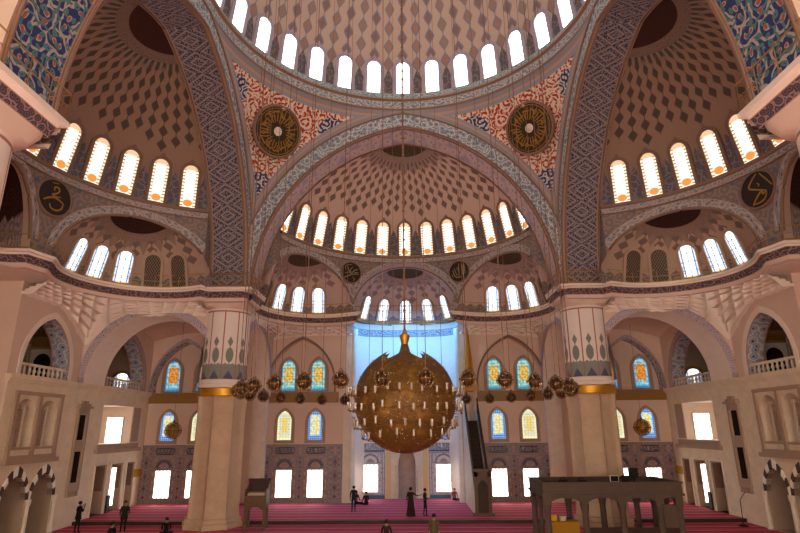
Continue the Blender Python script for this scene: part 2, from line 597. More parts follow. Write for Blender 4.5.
# script-like strokes on a ground, for the inscription bands
def script_mat(name, ground, ink):
    M = Mat(name)
    u, v = M.uv()
    n = M.noise(M.vec(u * 2.2, v * 1.3), 2.4, 2, 0.5, 1.2)
    s1 = M.step(((n * 7.0).fract() - 0.5).abs().inv(), 0.82, 0.08)
    up = M.step(((u * 3.3 + M.noise(M.vec(u, 0.0), 3.0, 1) * 1.4).fract() - 0.5).abs().inv(), 0.93, 0.03) * M.step(v, 0.42, 0.05)
    inside = M.step((v - 0.5).abs().inv(), 0.66, 0.04)
    M.out(M.mix(ground, ink, s1.max(up) * inside), 0.45, spec=0.4)
    return M.m
MAT['inscription_blue'] = script_mat('inscription_band_blue', '#28466e', '#c9d0d4')
MAT['inscription_dark'] = script_mat('inscription_cartouche', '#2c2836', '#9a8c88')
MAT['inscription_gold'] = script_mat('inscription_gold_band', '#8d652a', '#6a471c')

# blue arabesque on the soffit of the entrance-side arch
M = Mat('arch_soffit_blue_arabesque')
u, v = M.uv()
ring, d = curls(M, u, v * 2.4, 1.7, 15.0, 0.9)
ring2, d2 = curls(M, u + 4.0, v * 2.4 + 3.0, 1.9, 13.0, 0.8)
col = M.mix('#2b3660', '#a3988c', M.step(ring, 0.45, 0.3))
col = M.mix(col, M.c('#4f7272'), M.step(ring2, 0.55, 0.3))
col = M.mix(col, M.c('#97503c'), M.step(d.inv(), 0.88, 0.06))
e = (v - 0.5).abs()
col = M.mix(col, M.c('#b5907b'), M.step(e, 0.40, 0.03))
M.out(col, 0.85)
MAT['soffit_blue'] = M.m

# ================================================================== SHELL
SIDES = ('far', 'left', 'right', 'near')
ZC = 14.8                       # cornice level
A0, AE, AR = 10.45, 1.93, 12.38  # main arch: half span, centre offset, radius
D0, D1 = 10.7, 13.2
SD, SR, SH, SZ = 10.3, 9.7, 7.45, 20.0   # half-dome centre depth, radius, height, base
XR, XH = 4.4, 4.25                    # exedra radius and height
XANG, XDIST = radians(53), 8.64
WALL = 21.52
STEPY, PZ = 38.1, 0.2

# ---- floor
mb = MB()
mb.poly([(-24, -3, 0), (24, -3, 0), (24, STEPY + 0.1, 0), (-24, STEPY + 0.1, 0)])
struct(mb.build('floor', MAT['carpet']), 'red striped carpet floor of the prayer hall', 'floor')
mb = MB()
mb.box(-24, 24, STEPY, 51, -0.2, PZ)
struct(mb.build('floor_platform', MAT['carpet']), 'raised red carpet floor in front of the qibla wall', 'floor')
mb = MB()
mb.box(-21.45, 21.45, STEPY - 0.06, STEPY, 0, PZ - 0.005)
mb.box(-21.45, 21.45, STEPY - 0.09, STEPY + 0.10, PZ - 0.005, PZ + 0.015)
struct(mb.build('trim_step', MAT['dark_wood']), 'dark wooden riser of the low carpeted step', 'step')

# ---- central dome
NW = 64
mb = MB()
DR, DZ = 11.65, 30.2
def fdome(i, j):
    a = 2 * pi * i / 128
    t = (pi / 2) * j / 28 * 0.995
    r = DR * cos(t)
    return ((r * sin(a), YC + r * cos(a), DZ + DR * sin(t)), (NW * (i / 128) + 0.5, DR * t), (2 * pi * r / NW, r))
mb.grid(fdome, 128, 28)
struct(mb.build('ceiling_dome', MAT['dome'], smooth='all'), 'great central dome painted with chains of medallions', 'dome')

def ring(name, prof, mats, label, n=128, vs=None):
    m = MB()
    for k in range(len(prof) - 1):
        (r1, z1), (r2, z2) = prof[k], prof[k + 1]
        def fn(i, j, r1=r1, z1=z1, r2=r2, z2=z2):
            a = 2 * pi * i / n
            r, z = (r1, z1) if j == 0 else (r2, z2)
            return ((r * sin(a), YC + r * cos(a), z), (a * 11.0, float(j)), (r, 0))
        m.grid(fn, n, 1, m=k % len(mats) if vs is None else vs[k])
    return struct(m.build(name, mats, smooth=True), label, 'cornice')
ring('trim_dome_ring', [(10.78, 28.45), (10.9, 28.7), (10.9, 29.3), (10.72, 29.4), (10.72, 29.55), (10.95, 29.6), (11.05, 30.1), (11.3, 30.15), (11.3, 30.25), (11.7, 30.25)],
     [MAT['brown_trim'], MAT['band_ring'], MAT['band_blue'], MAT['band_grey']],
     'banded blue-grey cornice ring under the central dome', vs=[0, 2, 0, 3, 0, 1, 0, 3, 0])

# ---- main arches, half-domes, exedrae per side
def arch_pts(n, off=0.0):
    """half arch from the springing to the apex, (s,z), offset outwards"""
    r = AR + off
    amax = math.acos(AE / r)
    return [(r * cos(amax * i / n) - AE, ZC + r * sin(amax * i / n)) for i in range(n + 1)]

def zext(s, off=1.15):
    r = AR + off
    return ZC + sqrt(max(0, r * r - (abs(s) + AE) ** 2))

SIDE_WORD = {'far': 'qibla side', 'left': 'left side', 'right': 'right side', 'near': 'entrance side'}
def main_arch(side):
    n = 28
    inn = arch_pts(n)
    out = arch_pts(n, 1.15)
    bak = arch_pts(n, 2.6)
    L = [0.0]
    for k in range(n):
        L.append(L[-1] + hypot(inn[k + 1][0] - inn[k][0], inn[k + 1][1] - inn[k][1]))
    m = MB()
    for sg in (-1, 1):
        def front(i, j):
            if j == 0: s, z = inn[i]
            else:
                s, z = out[i]
                if s > D0: s, z = D0, inn[i][1]
            return (W(side, sg * s, D0, z), (L[i], float(j)))
        def soff(i, j):
            s, z = inn[i]
            d = D0 + (D1 - D0) * j
            return (W(side, sg * s, d, z), (L[i], float(j)))
        def lip(i, j):
            s, z = inn[i]
            return (W(side, sg * (s - 0.10 * (j == 0)), D0 - 0.05 + 0.14 * j, z - (0.03 if j == 0 else 0)), (L[i], float(j)))
        def back(i, j):
            s, z = inn[i] if j == 0 else bak[i]
            return (W(side, sg * s, D1, z), (L[i], float(j)))
        m.grid(front, n, 1, 0)
        m.grid(soff, n, 1, 1)
        m.grid(back, n, 1, 2)
    sm = {'far': MAT['band_lilac'], 'near': MAT['soffit_blue']}.get(side, MAT['soffit_navy'])
    o = m.build('wall_arch', [MAT['band_blue'], sm, MAT['plaster']], smooth=True)
    struct(o, 'great pointed arch under the dome, %s, with ornament bands' % SIDE_WORD[side], 'arch')
    # raised mouldings along both edges of the arch face
    mo = MB()
    for off in (0.06, 1.12):
        p = arch_pts(n, off)
        for sg in (-1, 1):
            pts = [W(side, sg * min(s, D0 - 0.02), D0 - 0.03, z) for s, z in p if off < 1 or s <= D0 + 0.02]
            if len(pts) > 2: mo.tube(pts, 0.07, 5)
    for off, d in ((0.05, D1 - 0.12), (0.05, D0 + 0.16)):
        p = arch_pts(n, -off)
        for sg in (-1, 1):
            mo.tube([W(side, sg * s, d, z) for s, z in p], 0.06, 5)
    mo.build('moulding', MAT['brown_trim'], o, smooth='all')
for sd in SIDES:
    main_arch(sd)

# pendentives
for sx, sy, nm in ((-1, 1, 'far left'), (1, 1, 'far right'), (-1, -1, 'near left'), (1, -1, 'near right')):
    m = MB()
    n, nv = 40, 12
    def fp(i, j):
        psi = (pi / 2) * i / n
        if psi <= pi / 4:
            s = D0 * math.tan(psi); zb = zext(s); rb = D0 / cos(psi)
        else:
            s = D0 / math.tan(psi); zb = zext(s); rb = D0 / sin(psi)
        rt, zt = 10.8, 28.5
        f = j / nv
        Ln = hypot(rb - rt, zt - zb)
        g = f
        r = rb + (rt - rb) * g + 0.55 * sin(pi * f) * min(1, Ln / 6) * 0.9
        z = zb + (zt - zb) * g
        ds = 0.02
        cs_ = 1.0 / sqrt(1 + ((zext(s + ds) - zext(s - ds)) / (2 * ds)) ** 2)
        return ((sx * r * sin(psi), YC + sy * r * cos(psi), z), (psi * 10.8, z), (f * Ln * max(cs_, 0.25), (1 - f) * Ln))
    m.grid(fp, n, nv)
    struct(m.build('wall_pendentive', MAT['pendentive'], smooth='all'), 'red arabesque pendentive in the %s corner under the dome' % nm, 'pendentive')

PHMAX = math.acos((D1 - SD) / SR)
XS = {'far': (radians(53), 8.64, 4.4), 'left': (radians(48), 7.95, 4.6), 'right': (radians(48), 7.95, 4.6)}   # outer exedrae: angle, distance, radius
XC = {'far': (4.4, 8.64, 20.4), 'left': (2.0, 9.49, 20.2), 'right': (2.0, 9.49, 20.2)}   # middle exedra: radius, chord, centre depth
def semidome(side):
    RC, RD, _ = XC[side]
    XANG, XDIST, XR = XS[side]
    m = MB()
    n, nv = 72, 22
    NCH = 56
    def fn(i, j):
        ph = -PHMAX + 2 * PHMAX * i / n
        # t limit where the shell meets the arch plane
        c = (D1 - SD) / (SR * max(cos(ph), 1e-4))
        tm = math.acos(min(1, c))
        t = tm * j / nv
        r = SR * cos(t)
        z = SZ + SH * sin(t)
        s_, d_ = r * sin(ph), SD + r * cos(ph)
        az = atan2(s_, d_ - 12.5); r2 = hypot(s_, d_ - 12.5)
        return (W(side, s_, d_, z), (NCH * az / (2 * pi) + 100.5, 8.6 * t), (2 * pi * r2 / NCH, r2))
    m.grid(fn, n, nv)
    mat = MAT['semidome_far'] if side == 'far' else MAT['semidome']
    struct(m.build('ceiling_half_dome', mat, smooth='all'), 'painted half-dome on the %s with rows of diamond chains' % SIDE_WORD[side], 'half dome')
    # ring cornice under the windows
    m = MB()
    prof = [(SR, 19.35), (SR - 0.12, 19.4), (SR - 0.12, 19.75), (SR - 0.22, 19.8), (SR - 0.22, 19.95), (SR, 20.0)]
    for k in range(len(prof) - 1):
        def fr(i, j, k=k):
            ph = -PHMAX + 2 * PHMAX * i / n
            r, z = prof[k + j]
            return (W(side, r * sin(ph), SD + r * cos(ph), z), (ph * SR, float(j)))
        m.grid(fr, n, 1, m=1 if k == 1 else 0)
    struct(m.build('trim_half_dome_ring', [MAT['brown_trim'], MAT['band_grey']], smooth=True), 'narrow cornice below the half-dome windows, %s' % SIDE_WORD[side], 'cornice')
    # cylinder wall with the three arched openings
    m = MB()
    nn = 156
    def zlow(ph):
        best = ZC
        for c in (-XANG, 0.0, XANG):
            x = SR * sin(ph - c); y = SR * cos(ph - c) - (RD if c == 0.0 else XDIST)
            if cos(ph - c) <= 0: continue
            if c == 0.0: q = 1 - (x / RC) ** 2
            else: q = 1 - (x * x + y * y) / XR ** 2
            if q > 0 and y > -0.05:
                best = max(best, ZC + XH * sqrt(q))
        return min(best, 19.36)
    def fw(i, j):
        ph = -PHMAX + 2 * PHMAX * i / nn
        z = zlow(ph) if j == 0 else 19.38
        return (W(side, SR * sin(ph), SD + SR * cos(ph), z), (ph * SR, z))
    m.grid(fw, nn, 1)
    for sg in (-1, 1):
        def fpl(i, j):
            s = SR * sin(PHMAX) - 0.02 + (A0 + 0.6 - SR * sin(PHMAX)) * i / 8
            q = 1 - ((s - XDIST * sin(XANG)) ** 2 + (D1 - SD - XDIST * cos(XANG)) ** 2) / XR ** 2
            zl = ZC + XH * sqrt(max(0, q))
            return (W(side, sg * s, D1 + 0.015, zl if j == 0 else 21.2), (s, zl if j == 0 else 21.2))
        m.grid(fpl, 8, 1)
    wo = struct(m.build('wall_spandrel', MAT['spandrel'], smooth='all'), 'grey spandrel wall above the three small half-domes, %s' % SIDE_WORD[side], 'wall')
    # ornament band following each exedra arch
    for c in (-XANG, 0.0, XANG):
        m = MB()
        hw = math.asin(RC / SR) * 0.985 if c == 0.0 else math.acos((SR * SR + XDIST * XDIST - XR * XR) / (2 * SR * XDIST)) * 0.985
        nb = 40
        pts = []
        for i in range(nb + 1):
            ph = c - hw + 2 * hw * i / nb
            if abs(ph) > PHMAX: continue
            pts.append((ph, zlow(ph)))
        def fb(i, j):
            ph, z = pts[i]
            f = (ph - c) / hw
            oz = 0.55 * j
            ph2 = ph + (0.05 * f * j)
            ph2 = max(-PHMAX, min(PHMAX, ph2))
            z2 = min(z + oz * (0.35 + 0.65 * sqrt(max(0, 1 - f * f))), 19.37)
            r = SR - 0.07
            return (W(side, r * sin(ph2), SD + r * cos(ph2), z2), (ph * SR, float(j)))
        m.grid(fb, len(pts) - 1, 1)
        m.tube([W(side, (SR - 0.05) * sin(p), SD + (SR - 0.05) * cos(p), z) for p, z in pts], 0.10, 5, m=1)
        m.build('arch_band', [MAT['band_grey'], MAT['brown_trim']], wo, smooth='all')

XD_C = 20.4
def exedra(side, c):
    XANG, XDIST, XR = XS[side]
    m = MB()
    n, nv = 40, 16
    NCH = 16
    R0 = XR
    if c == 0.0:
        R0, RD, cd = XC[side]
        cs = 0.0
    else:
        cs, cd = XDIST * sin(c), SD + XDIST * cos(c)
    def inside(ph, t):
        r = R0 * cos(t)
        s = cs + r * sin(c + ph); d = cd + r * cos(c + ph)
        if c == 0.0: return d < cd - 1e-6
        return hypot(s, d - SD) < SR - 0.02
    def fn(i, j):
        ph = -pi / 2 + pi * i / n
        tm = pi / 2 * 0.999
        if inside(ph, 0): tm = 0.0
        elif inside(ph, tm):
            lo, hi = 0.0, tm
            for _ in range(24):
                md = (lo + hi) / 2
                if inside(ph, md): hi = md
                else: lo = md
            tm = lo
        t = tm * j / nv
        r = R0 * cos(t); z = ZC + XH * sin(t)
        s_, d_ = cs + r * sin(c + ph), cd + r * cos(c + ph)
        sh = 0.35 if c == 0.0 else (0.85 if side == 'far' else 1.2)
        rs, rd = s_ - cs - sh * sin(c), d_ - cd - sh * cos(c)
        az = (atan2(rs, rd) - c + pi) % (2 * pi) - pi
        r2 = hypot(rs, rd)
        return (W(side, s_, d_, z), (NCH * az / (2 * pi) + 40.0, R0 * t), (2 * pi * r2 / NCH, r2))
    m.grid(fn, n, nv)
    if c == 0.0:      # barrel between the cylinder wall and the stilted half-dome
        def fb(i, j):
            w = pi * i / n
            d = SD + RD - 0.1 + (cd - SD - RD + 0.1) * j
            x = R0 * cos(w)
            return (W(side, x, d, ZC + XH * sin(w)), (30.0, 1.9), (0.6, 4.0))
        m.grid(fb, n, 1)
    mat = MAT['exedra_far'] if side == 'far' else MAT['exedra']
    word = SIDE_WORD[side] + (', middle one' if c == 0.0 else (', towards the qibla wall' if side != 'far' and c > 0 else (', towards the entrance' if side != 'far' else (', right of the mihrab' if c > 0 else ', left of the mihrab'))))
    struct(m.build('ceiling_exedra', mat, smooth='all'), 'small painted half-dome with spiky dark boss, %s' % word, 'half dome')

for sd in ('far', 'left', 'right'):
    semidome(sd)
    for c in (-XS[sd][0], 0.0, XS[sd][0]):
        exedra(sd, c)

# ---- cornice at the foot of the exedrae, with its brass railing
def side_path(side):
    RC, RD, XDC = XC[side]
    XANG, XDIST, XR = XS[side]
    pts = [(-A0, D0), (-A0, D1)]
    def arc(c, cs, cd, a0, a1, n=26):
        out = []
        for i in range(n + 1):
            ph = a0 + (a1 - a0) * i / n
            rr = RC if c == 0.0 else XR
            s = cs + rr * sin(c + ph); d = cd + rr * cos(c + ph)
            if d < D1 - 0.001 and c != 0.0: continue
            if c != 0.0 and hypot(s, d - SD) < SR - 0.03: continue
            out.append((s, d))
        return out
    pts += arc(-XANG, -XDIST * sin(XANG), SD + XDIST * cos(XANG), -pi / 2, pi / 2)
    cyl = [radians(q) for q in (19.2, 17, 15, 13, 12.1)] if side != 'far' else []
    pts += [(-SR * sin(q), SD + SR * cos(q)) for q in cyl]
    pts += [(-RC, SD + RD + 0.3)]
    pts += arc(0.0, 0.0, XDC, -pi / 2, pi / 2)
    pts += [(RC, SD + RD + 0.3)]
    pts += [(SR * sin(q), SD + SR * cos(q)) for q in cyl[::-1]]
    pts += arc(XANG, XDIST * sin(XANG), SD + XDIST * cos(XANG), -pi / 2, pi / 2)
    pts += [(A0, D1), (A0, D0)]
    return pts

def offset_path(pts, off):
    out = []
    N = len(pts)
    for k in range(N):
        p0 = Vector(pts[max(k - 1, 0)]); p1 = Vector(pts[k]); p2 = Vector(pts[min(k + 1, N - 1)])
        a = (p1 - p0); b = (p2 - p1)
        if a.length < 1e-6: a = b
        if b.length < 1e-6: b = a
        a.normalize(); b.normalize()
        na = Vector((a.y, -a.x)); nb = Vector((b.y, -b.x))
        nn = na + nb
        if nn.length < 0.2: nn = na
        nn.normalize()
        k2 = 1.0 / max(0.45, nn.dot(na))
        out.append((p1.x + nn.x * off * k2, p1.y + nn.y * off * k2))
    return out

def sweep(m, side, pts, prof, mats):
    """prof: list of (off,z); mats per strip"""
    L = [0.0]
    for k in range(len(pts) - 1):
        L.append(L[-1] + hypot(pts[k + 1][0] - pts[k][0], pts[k + 1][1] - pts[k][1]))
    rows = [offset_path(pts, o) for o, z in prof]
    for k in range(len(prof) - 1):
        def fn(i, j, k=k):
            s, d = rows[k + j][i]
            return (W(side, s, d, prof[k + j][1]), (L[i], float(j)))
        m.grid(fn, len(pts) - 1, 1, m=mats[k])

CPROF = [(-0.15, 13.95), (0.06, 14.0), (0.12, 14.2), (0.30, 14.62), (0.30, 14.72), (0.42, 14.76), (0.42, 14.9), (-0.2, 14.92)]
CM = [0, 0, 1, 2, 2, 2, 2]
for sd in ('far', 'left', 'right'):
    pts = side_path(sd)
    m = MB()
    if sd == 'far':
        kc = [k for k, q in enumerate(pts) if abs(q[0]) < XR - 0.02 and q[1] > XD_C]
        sweep(m, sd, pts[:kc[0] - 1], CPROF, CM)
        sweep(m, sd, pts[kc[-1] + 2:], CPROF, CM)
    else:
        sweep(m, sd, pts, CPROF, CM)
    o = m.build('trim_cornice', [MAT['plaster'], MAT['band_dark'], MAT['white_plaster']], smooth=True)
    struct(o, 'curving cornice with dark patterned band below the small half-domes, %s' % SIDE_WORD[sd], 'cornice')
    # railing
    rail = empty('railing', W(sd, 0, 18.0, 14.92))
    tag(rail, 'thin brass railing on the curved cornice, %s' % SIDE_WORD[sd], 'railing')
    inv = rail.matrix_basis.inverted()
    rp = offset_path(pts, 0.25)
    # the railing runs straight across the middle bay
    seg = []
    skip = [k for k in range(len(pts)) if abs(pts[k][0]) < XR - 0.02 and pts[k][1] > SD + XDIST + 0.6]
    rp2 = [rp[k] for k in range(len(pts)) if k not in skip] if sd == 'far' else rp
    for z, r in ((15.75, 0.03), (15.35, 0.016)):
        m = MB()
        m.tube([inv @ Vector(W(sd, s, d, z)) for s, d in rp2], r, 5)
        m.build('rail', MAT['brass'], rail)
    acc = 0
    bp_ = None
    for k in range(len(rp) - 1):
        acc += hypot(rp[k + 1][0] - rp[k][0], rp[k + 1][1] - rp[k][1])
        if acc > 1.1 and not (sd == 'far' and k in skip):
            acc = 0
            s, d = rp[k]
            if bp_ is None:
                m = MB(); m.tube([(0, 0, 0), (0, 0, 0.86)], 0.018, 5)
                bp_ = m.build('baluster', MAT['brass'], rail); b_ = bp_
            else:
                b_ = bp_.copy(); COL.objects.link(b_); b_.parent = rail
            b_.location = inv @ Vector(W(sd, s, d, 14.9))
    # gold board behind the railing foot
    m = MB()
    sweep(m, sd, pts, [(-0.02, 14.9), (0.05, 14.9), (0.05, 15.12), (-0.02, 15.12)], [0, 0, 0])
    struct(m.build('trim_gold_board', MAT['gold']), 'low gold skirting board along the cornice, %s' % SIDE_WORD[sd], 'skirting')

# ---- muqarnas corners and soffits under the outer exedrae
def muqarnas(side, c):
    XANG, XDIST, XR = XS[side]
    m = MB()
    sg = 1 if c > 0 else -1
    cs, cd = XDIST * sin(XANG), SD + XDIST * cos(XANG)
    n = 240
    tiers = 5
    SB = 11.3
    def rect_hit(a):
        ds, dd = sin(a), cos(a)
        best = 1e9
        if ds > 1e-6: best = min(best, (SB - cs) / ds)
        if dd > 1e-6: best = min(best, (WALL - cd) / dd)
        if ds < -1e-6: best = min(best, (4.45 - cs) / ds)
        return max(best, XR + 0.02)
    a0, a1 = radians(-22 if side == 'far' else -17), radians(112)
    cols = []
    for i in range(n + 1):
        a = a0 + (a1 - a0) * i / n
        R1 = rect_hit(a)
        gap = R1 - XR
        dz = (0.02 + 0.12 * max(0, min(1, gap / 0.9)) + 0.30 * max(0, min(1, (gap - 1.7) / 1.6))) if side != 'far' else (0.10 + 0.06 * max(0, min(1, (gap - 1.7) / 1.6)))
        cols.append((a, R1, dz))
    def fn(i, j):
        a, R1, dz = cols[i]
        k, lower = divmod(j, 2)
        fr = (k + 0.0) / tiers
        scal = abs(sin(a * (17 + 1.5 * k) + k * 1.3)) ** 0.5
        R = XR - 0.05 + (R1 - XR) * fr + 0.42 * scal * (1 if k < tiers else 0) * min(1, (R1 - XR) / 2.5)
        R = min(R, R1 + 0.01)
        z = 14.05 - dz * (k + lower) - (0.55 * dz * (1 - scal) if lower else 0.0)
        return (W(side, sg * (cs + R * sin(a)), cd + R * cos(a), z), (i * 0.1, 0))
    m.grid(fn, n, tiers * 2 + 1)
    if side != 'far':      # flat soffit over the mouth of the middle recess
        m.poly([W(side, sg * q[0], q[1], 13.97) for q in ((0.0, 22.2), (2.0, 20.1), (2.2, 19.8), (3.3, 19.5), (4.2, 19.9), (5.0, 20.15), (5.6, 20.25), (5.0, 21.6), (4.6, 25.0), (0.0, 25.0))])
    o = m.build('ceiling_muqarnas', MAT['white_plaster'])
    w = 'left of the mihrab' if sg < 0 else 'right of the mihrab'
    if side != 'far': w = 'on the %s' % SIDE_WORD[side] + (', towards the qibla wall' if sg > 0 else ', towards the entrance')
    struct(o, 'stalactite corbelling of small carved niches under the cornice %s' % w, 'corbelling')
for sd in ('far', 'left', 'right'):
    for c in (-1, 1):
        muqarnas(sd, c)

# ---- flat walls with openings
def arch_outline(w, zs, za, n=10, z0=0.0, c=0.0):
    """pointed opening, counter-clockwise from bottom left"""
    h = w / 2; rise = za - zs
    e = max(0.0, (rise * rise - h * h) / (2 * h))
    r = h + e
    pts = [(c - h, z0), (c + h, z0)]
    am = math.acos(e / r) if r > 0 else pi / 2
    if rise < h * 0.98:      # flat ellipse
        for i in range(0, n + 1): pts.append((c + h * cos(pi / 2 * i / n), zs + rise * sin(pi / 2 * i / n)))
        for i in range(n - 1, -1, -1): pts.append((c - h * cos(pi / 2 * i / n), zs + rise * sin(pi / 2 * i / n)))
        return pts
    for i in range(n + 1):
        a = am * i / n
        pts.append((c - e + r * cos(a), zs + r * sin(a)))
    for i in range(n - 1, -1, -1):
        a = am * i / n
        pts.append((c + e - r * cos(a), zs + r * sin(a)))
    return pts

def rect(a, b, z0, z1):
    return [(a, z0), (b, z0), (b, z1), (a, z1)]

def holed(m, side, d, outer, holes, mi=0):
    polys = [outer] + holes
    flatp = [p for q in polys for p in q]
    tris = tessellate_polygon([[Vector((p[0], p[1], 0)) for p in q] for q in polys])
    b = len(m.v)
    for s, z in flatp: m.vert(W(side, s, d, z), (s, z))
    for t in tris: m.face([b + i for i in t], mi)

def reveal(m, side, hole, d0, d1, mi=0):
    N = len(hole)
    L = 0.0
    for k in range(N):
        p, q = hole[k], hole[(k + 1) % N]
        l = hypot(q[0] - p[0], q[1] - p[1])
        m.poly([W(side, *((p[0], d0, p[1]))), W(side, q[0], d0, q[1]), W(side, q[0], d1, q[1]), W(side, p[0], d1, p[1])], mi,
               [(L, 0), (L + l, 0), (L + l, 1), (L, 1)])
        L += l

def panel(m, side, hole, d, mi=0):
    tris = tessellate_polygon([[Vector((p[0], p[1], 0)) for p in hole]])
    b = len(m.v)
    for s, z in hole: m.vert(W(side, s, d, z), (s, z))
    for t in tris: m.face([b + i for i in t], mi)

def arch_trim(m, side, inner, outer, d, mi=0, thick=0.06):
    """flat band between two matching outlines (skipping their two bottom points), proud of the wall"""
    a, b = inner[1:] + inner[:1], outer[1:] + outer[:1]
    L = 0.0
    for k in range(len(a) - 1):
        l = hypot(a[k + 1][0] - a[k][0], a[k + 1][1] - a[k][1])
        m.poly([W(side, a[k][0], d - thick, a[k][1]), W(side, a[k + 1][0], d - thick, a[k + 1][1]),
                W(side, b[k + 1][0], d - thick, b[k + 1][1]), W(side, b[k][0], d - thick, b[k][1])], mi,
               [(L, 0), (L + l, 0), (L + l, 1), (L, 1)])
        for q in (a, b):
            m.poly([W(side, q[k][0], d - thick, q[k][1]), W(side, q[k + 1][0], d - thick, q[k + 1][1]),
                    W(side, q[k + 1][0], d + 0.02, q[k + 1][1]), W(side, q[k][0], d + 0.02, q[k][1])], mi)
        L += l

# far wall (two halves beside the apse)
for sg, nm in ((-1, 'left'), (1, 'right')):
    m = MB()
    hA = arch_outline(5.5, 9.35, 13.15, 12, 8.76, sg * 8.75)
    hB = arch_outline(5.4, 9.2, 13.0, 12, 8.76, sg * 18.7)
    lo, hi = sorted((sg * 4.6, sg * 21.5))
    holed(m, 'far', WALL, rect(lo, hi, 0, 15.0), [hA, hB])
    reveal(m, 'far', hA, WALL, WALL + 0.7, 0)
    panel(m, 'far', hA, WALL + 0.7, 0)
    reveal(m, 'far', hB, WALL, WALL + 1.1, 1)
    panel(m, 'far', hB, WALL + 1.1, 0)
    o = m.build('wall_far_' + nm, [MAT['plaster'], MAT['band_tile']])
    struct(o, 'pink-beige plaster qibla wall %s of the mihrab apse' % nm, 'wall')
    m = MB()
    arch_trim(m, 'far', hA, arch_outline(5.8, 9.35, 13.4, 12, 8.7, sg * 8.75), WALL, 0, 0.05)
    m.build('arch_edge', MAT['frame_brown'], o)
    m = MB()
    arch_trim(m, 'far', hB, arch_outline(5.6, 9.2, 13.35, 12, 8.7, sg * 18.7), WALL, 0, 0.05)
    m.build('arch_edge', MAT['band_floral'], o)
    # gold band
    m = MB()
    for a, b in ((5.6, 11.55), (13.3, 21.45)):
        x0, x1 = sorted((sg * a, sg * b))
        m.box(x0, x1, YC + WALL - 0.08, YC + WALL + 0.6, 7.9, 8.74)
    struct(m.build('trim_gold_band', MAT['inscription_gold']), 'broad gold inscription band on the qibla wall, %s of the mihrab' % nm, 'band')
    # pilaster in line with the pier
    m = MB()
    x0, x1 = sorted((sg * 11.35, sg * 12.5))
    yb = YC + WALL
    m.box(x0, x1, yb - 0.7, yb, PZ, 8.7)
    m.box(x0 - 0.1, x1 + 0.1, yb - 0.8, yb, PZ, 0.7)
    m.box(x0 - 0.1, x1 + 0.1, yb - 0.8, yb, 8.4, 8.95)
    m.box(x0 + 0.25, x1 - 0.25, yb - 0.76, yb, 0.9, 8.2)
    struct(m.build('wall_pilaster', MAT['stone_light']), 'pale stone pilaster on the qibla wall %s of the mihrab' % nm, 'pilaster')
    # jamb of the apse: flat pilaster and engaged column
    m = MB()
    x0, x1 = sorted((sg * 4.6, sg * 5.15))
    m.box(x0, x1, yb - 0.18, yb + 0.3, PZ, 14.2)
    m.lathe([(0.34, 0), (0.34, 0.4), (0.26, 0.5), (0.26, 13.0), (0.36, 13.2), (0.36, 13.8)], 14, (sg * 4.45, yb + 0.15, PZ))
    struct(m.build('wall_apse_jamb', MAT['stone_light'], smooth=True), 'white marble jamb and engaged column of the apse, %s side' % nm, 'jamb')

# apse
m = MB()
NA = 60
AB = 3.1
def apse_pt(i, n=NA, a=4.6, b=AB, e=3.2):
    w = pi * i / n
    c_, s_ = cos(w), sin(w)
    return (-a * math.copysign(abs(c_) ** (2 / e), c_), WALL + b * abs(s_) ** (2 / e))
APTS = [apse_pt(i) for i in range(NA + 1)]
def fa(i, j):
    z = (PZ - 0.2, 14.9)[j]
    return (W('far', *APTS[i], z), (i * 0.2, z))
m.grid(fa, NA, 1)
o = struct(m.build('wall_apse', MAT['white_plaster'], smooth='all'), 'curved apse wall behind the mihrab', 'wall')
m = MB()
sweep(m, 'far', APTS, [(0.02, 13.75), (0.10, 13.85), (0.10, 14.35), (0.02, 14.4)], [0, 0, 0])
m.build('painted_band', MAT['band_blue'], o, smooth=True)
m = MB()
def fsof(i, j):
    s, d = APTS[i]
    k = 1 - 0.30 * j
    return (W('far', s * k, WALL + (d - WALL) * (1.25 if j == 0 else k * 0.9), 14.88), (0, 0))
m.build('soffit', MAT['plaster'], o) if m.v else None

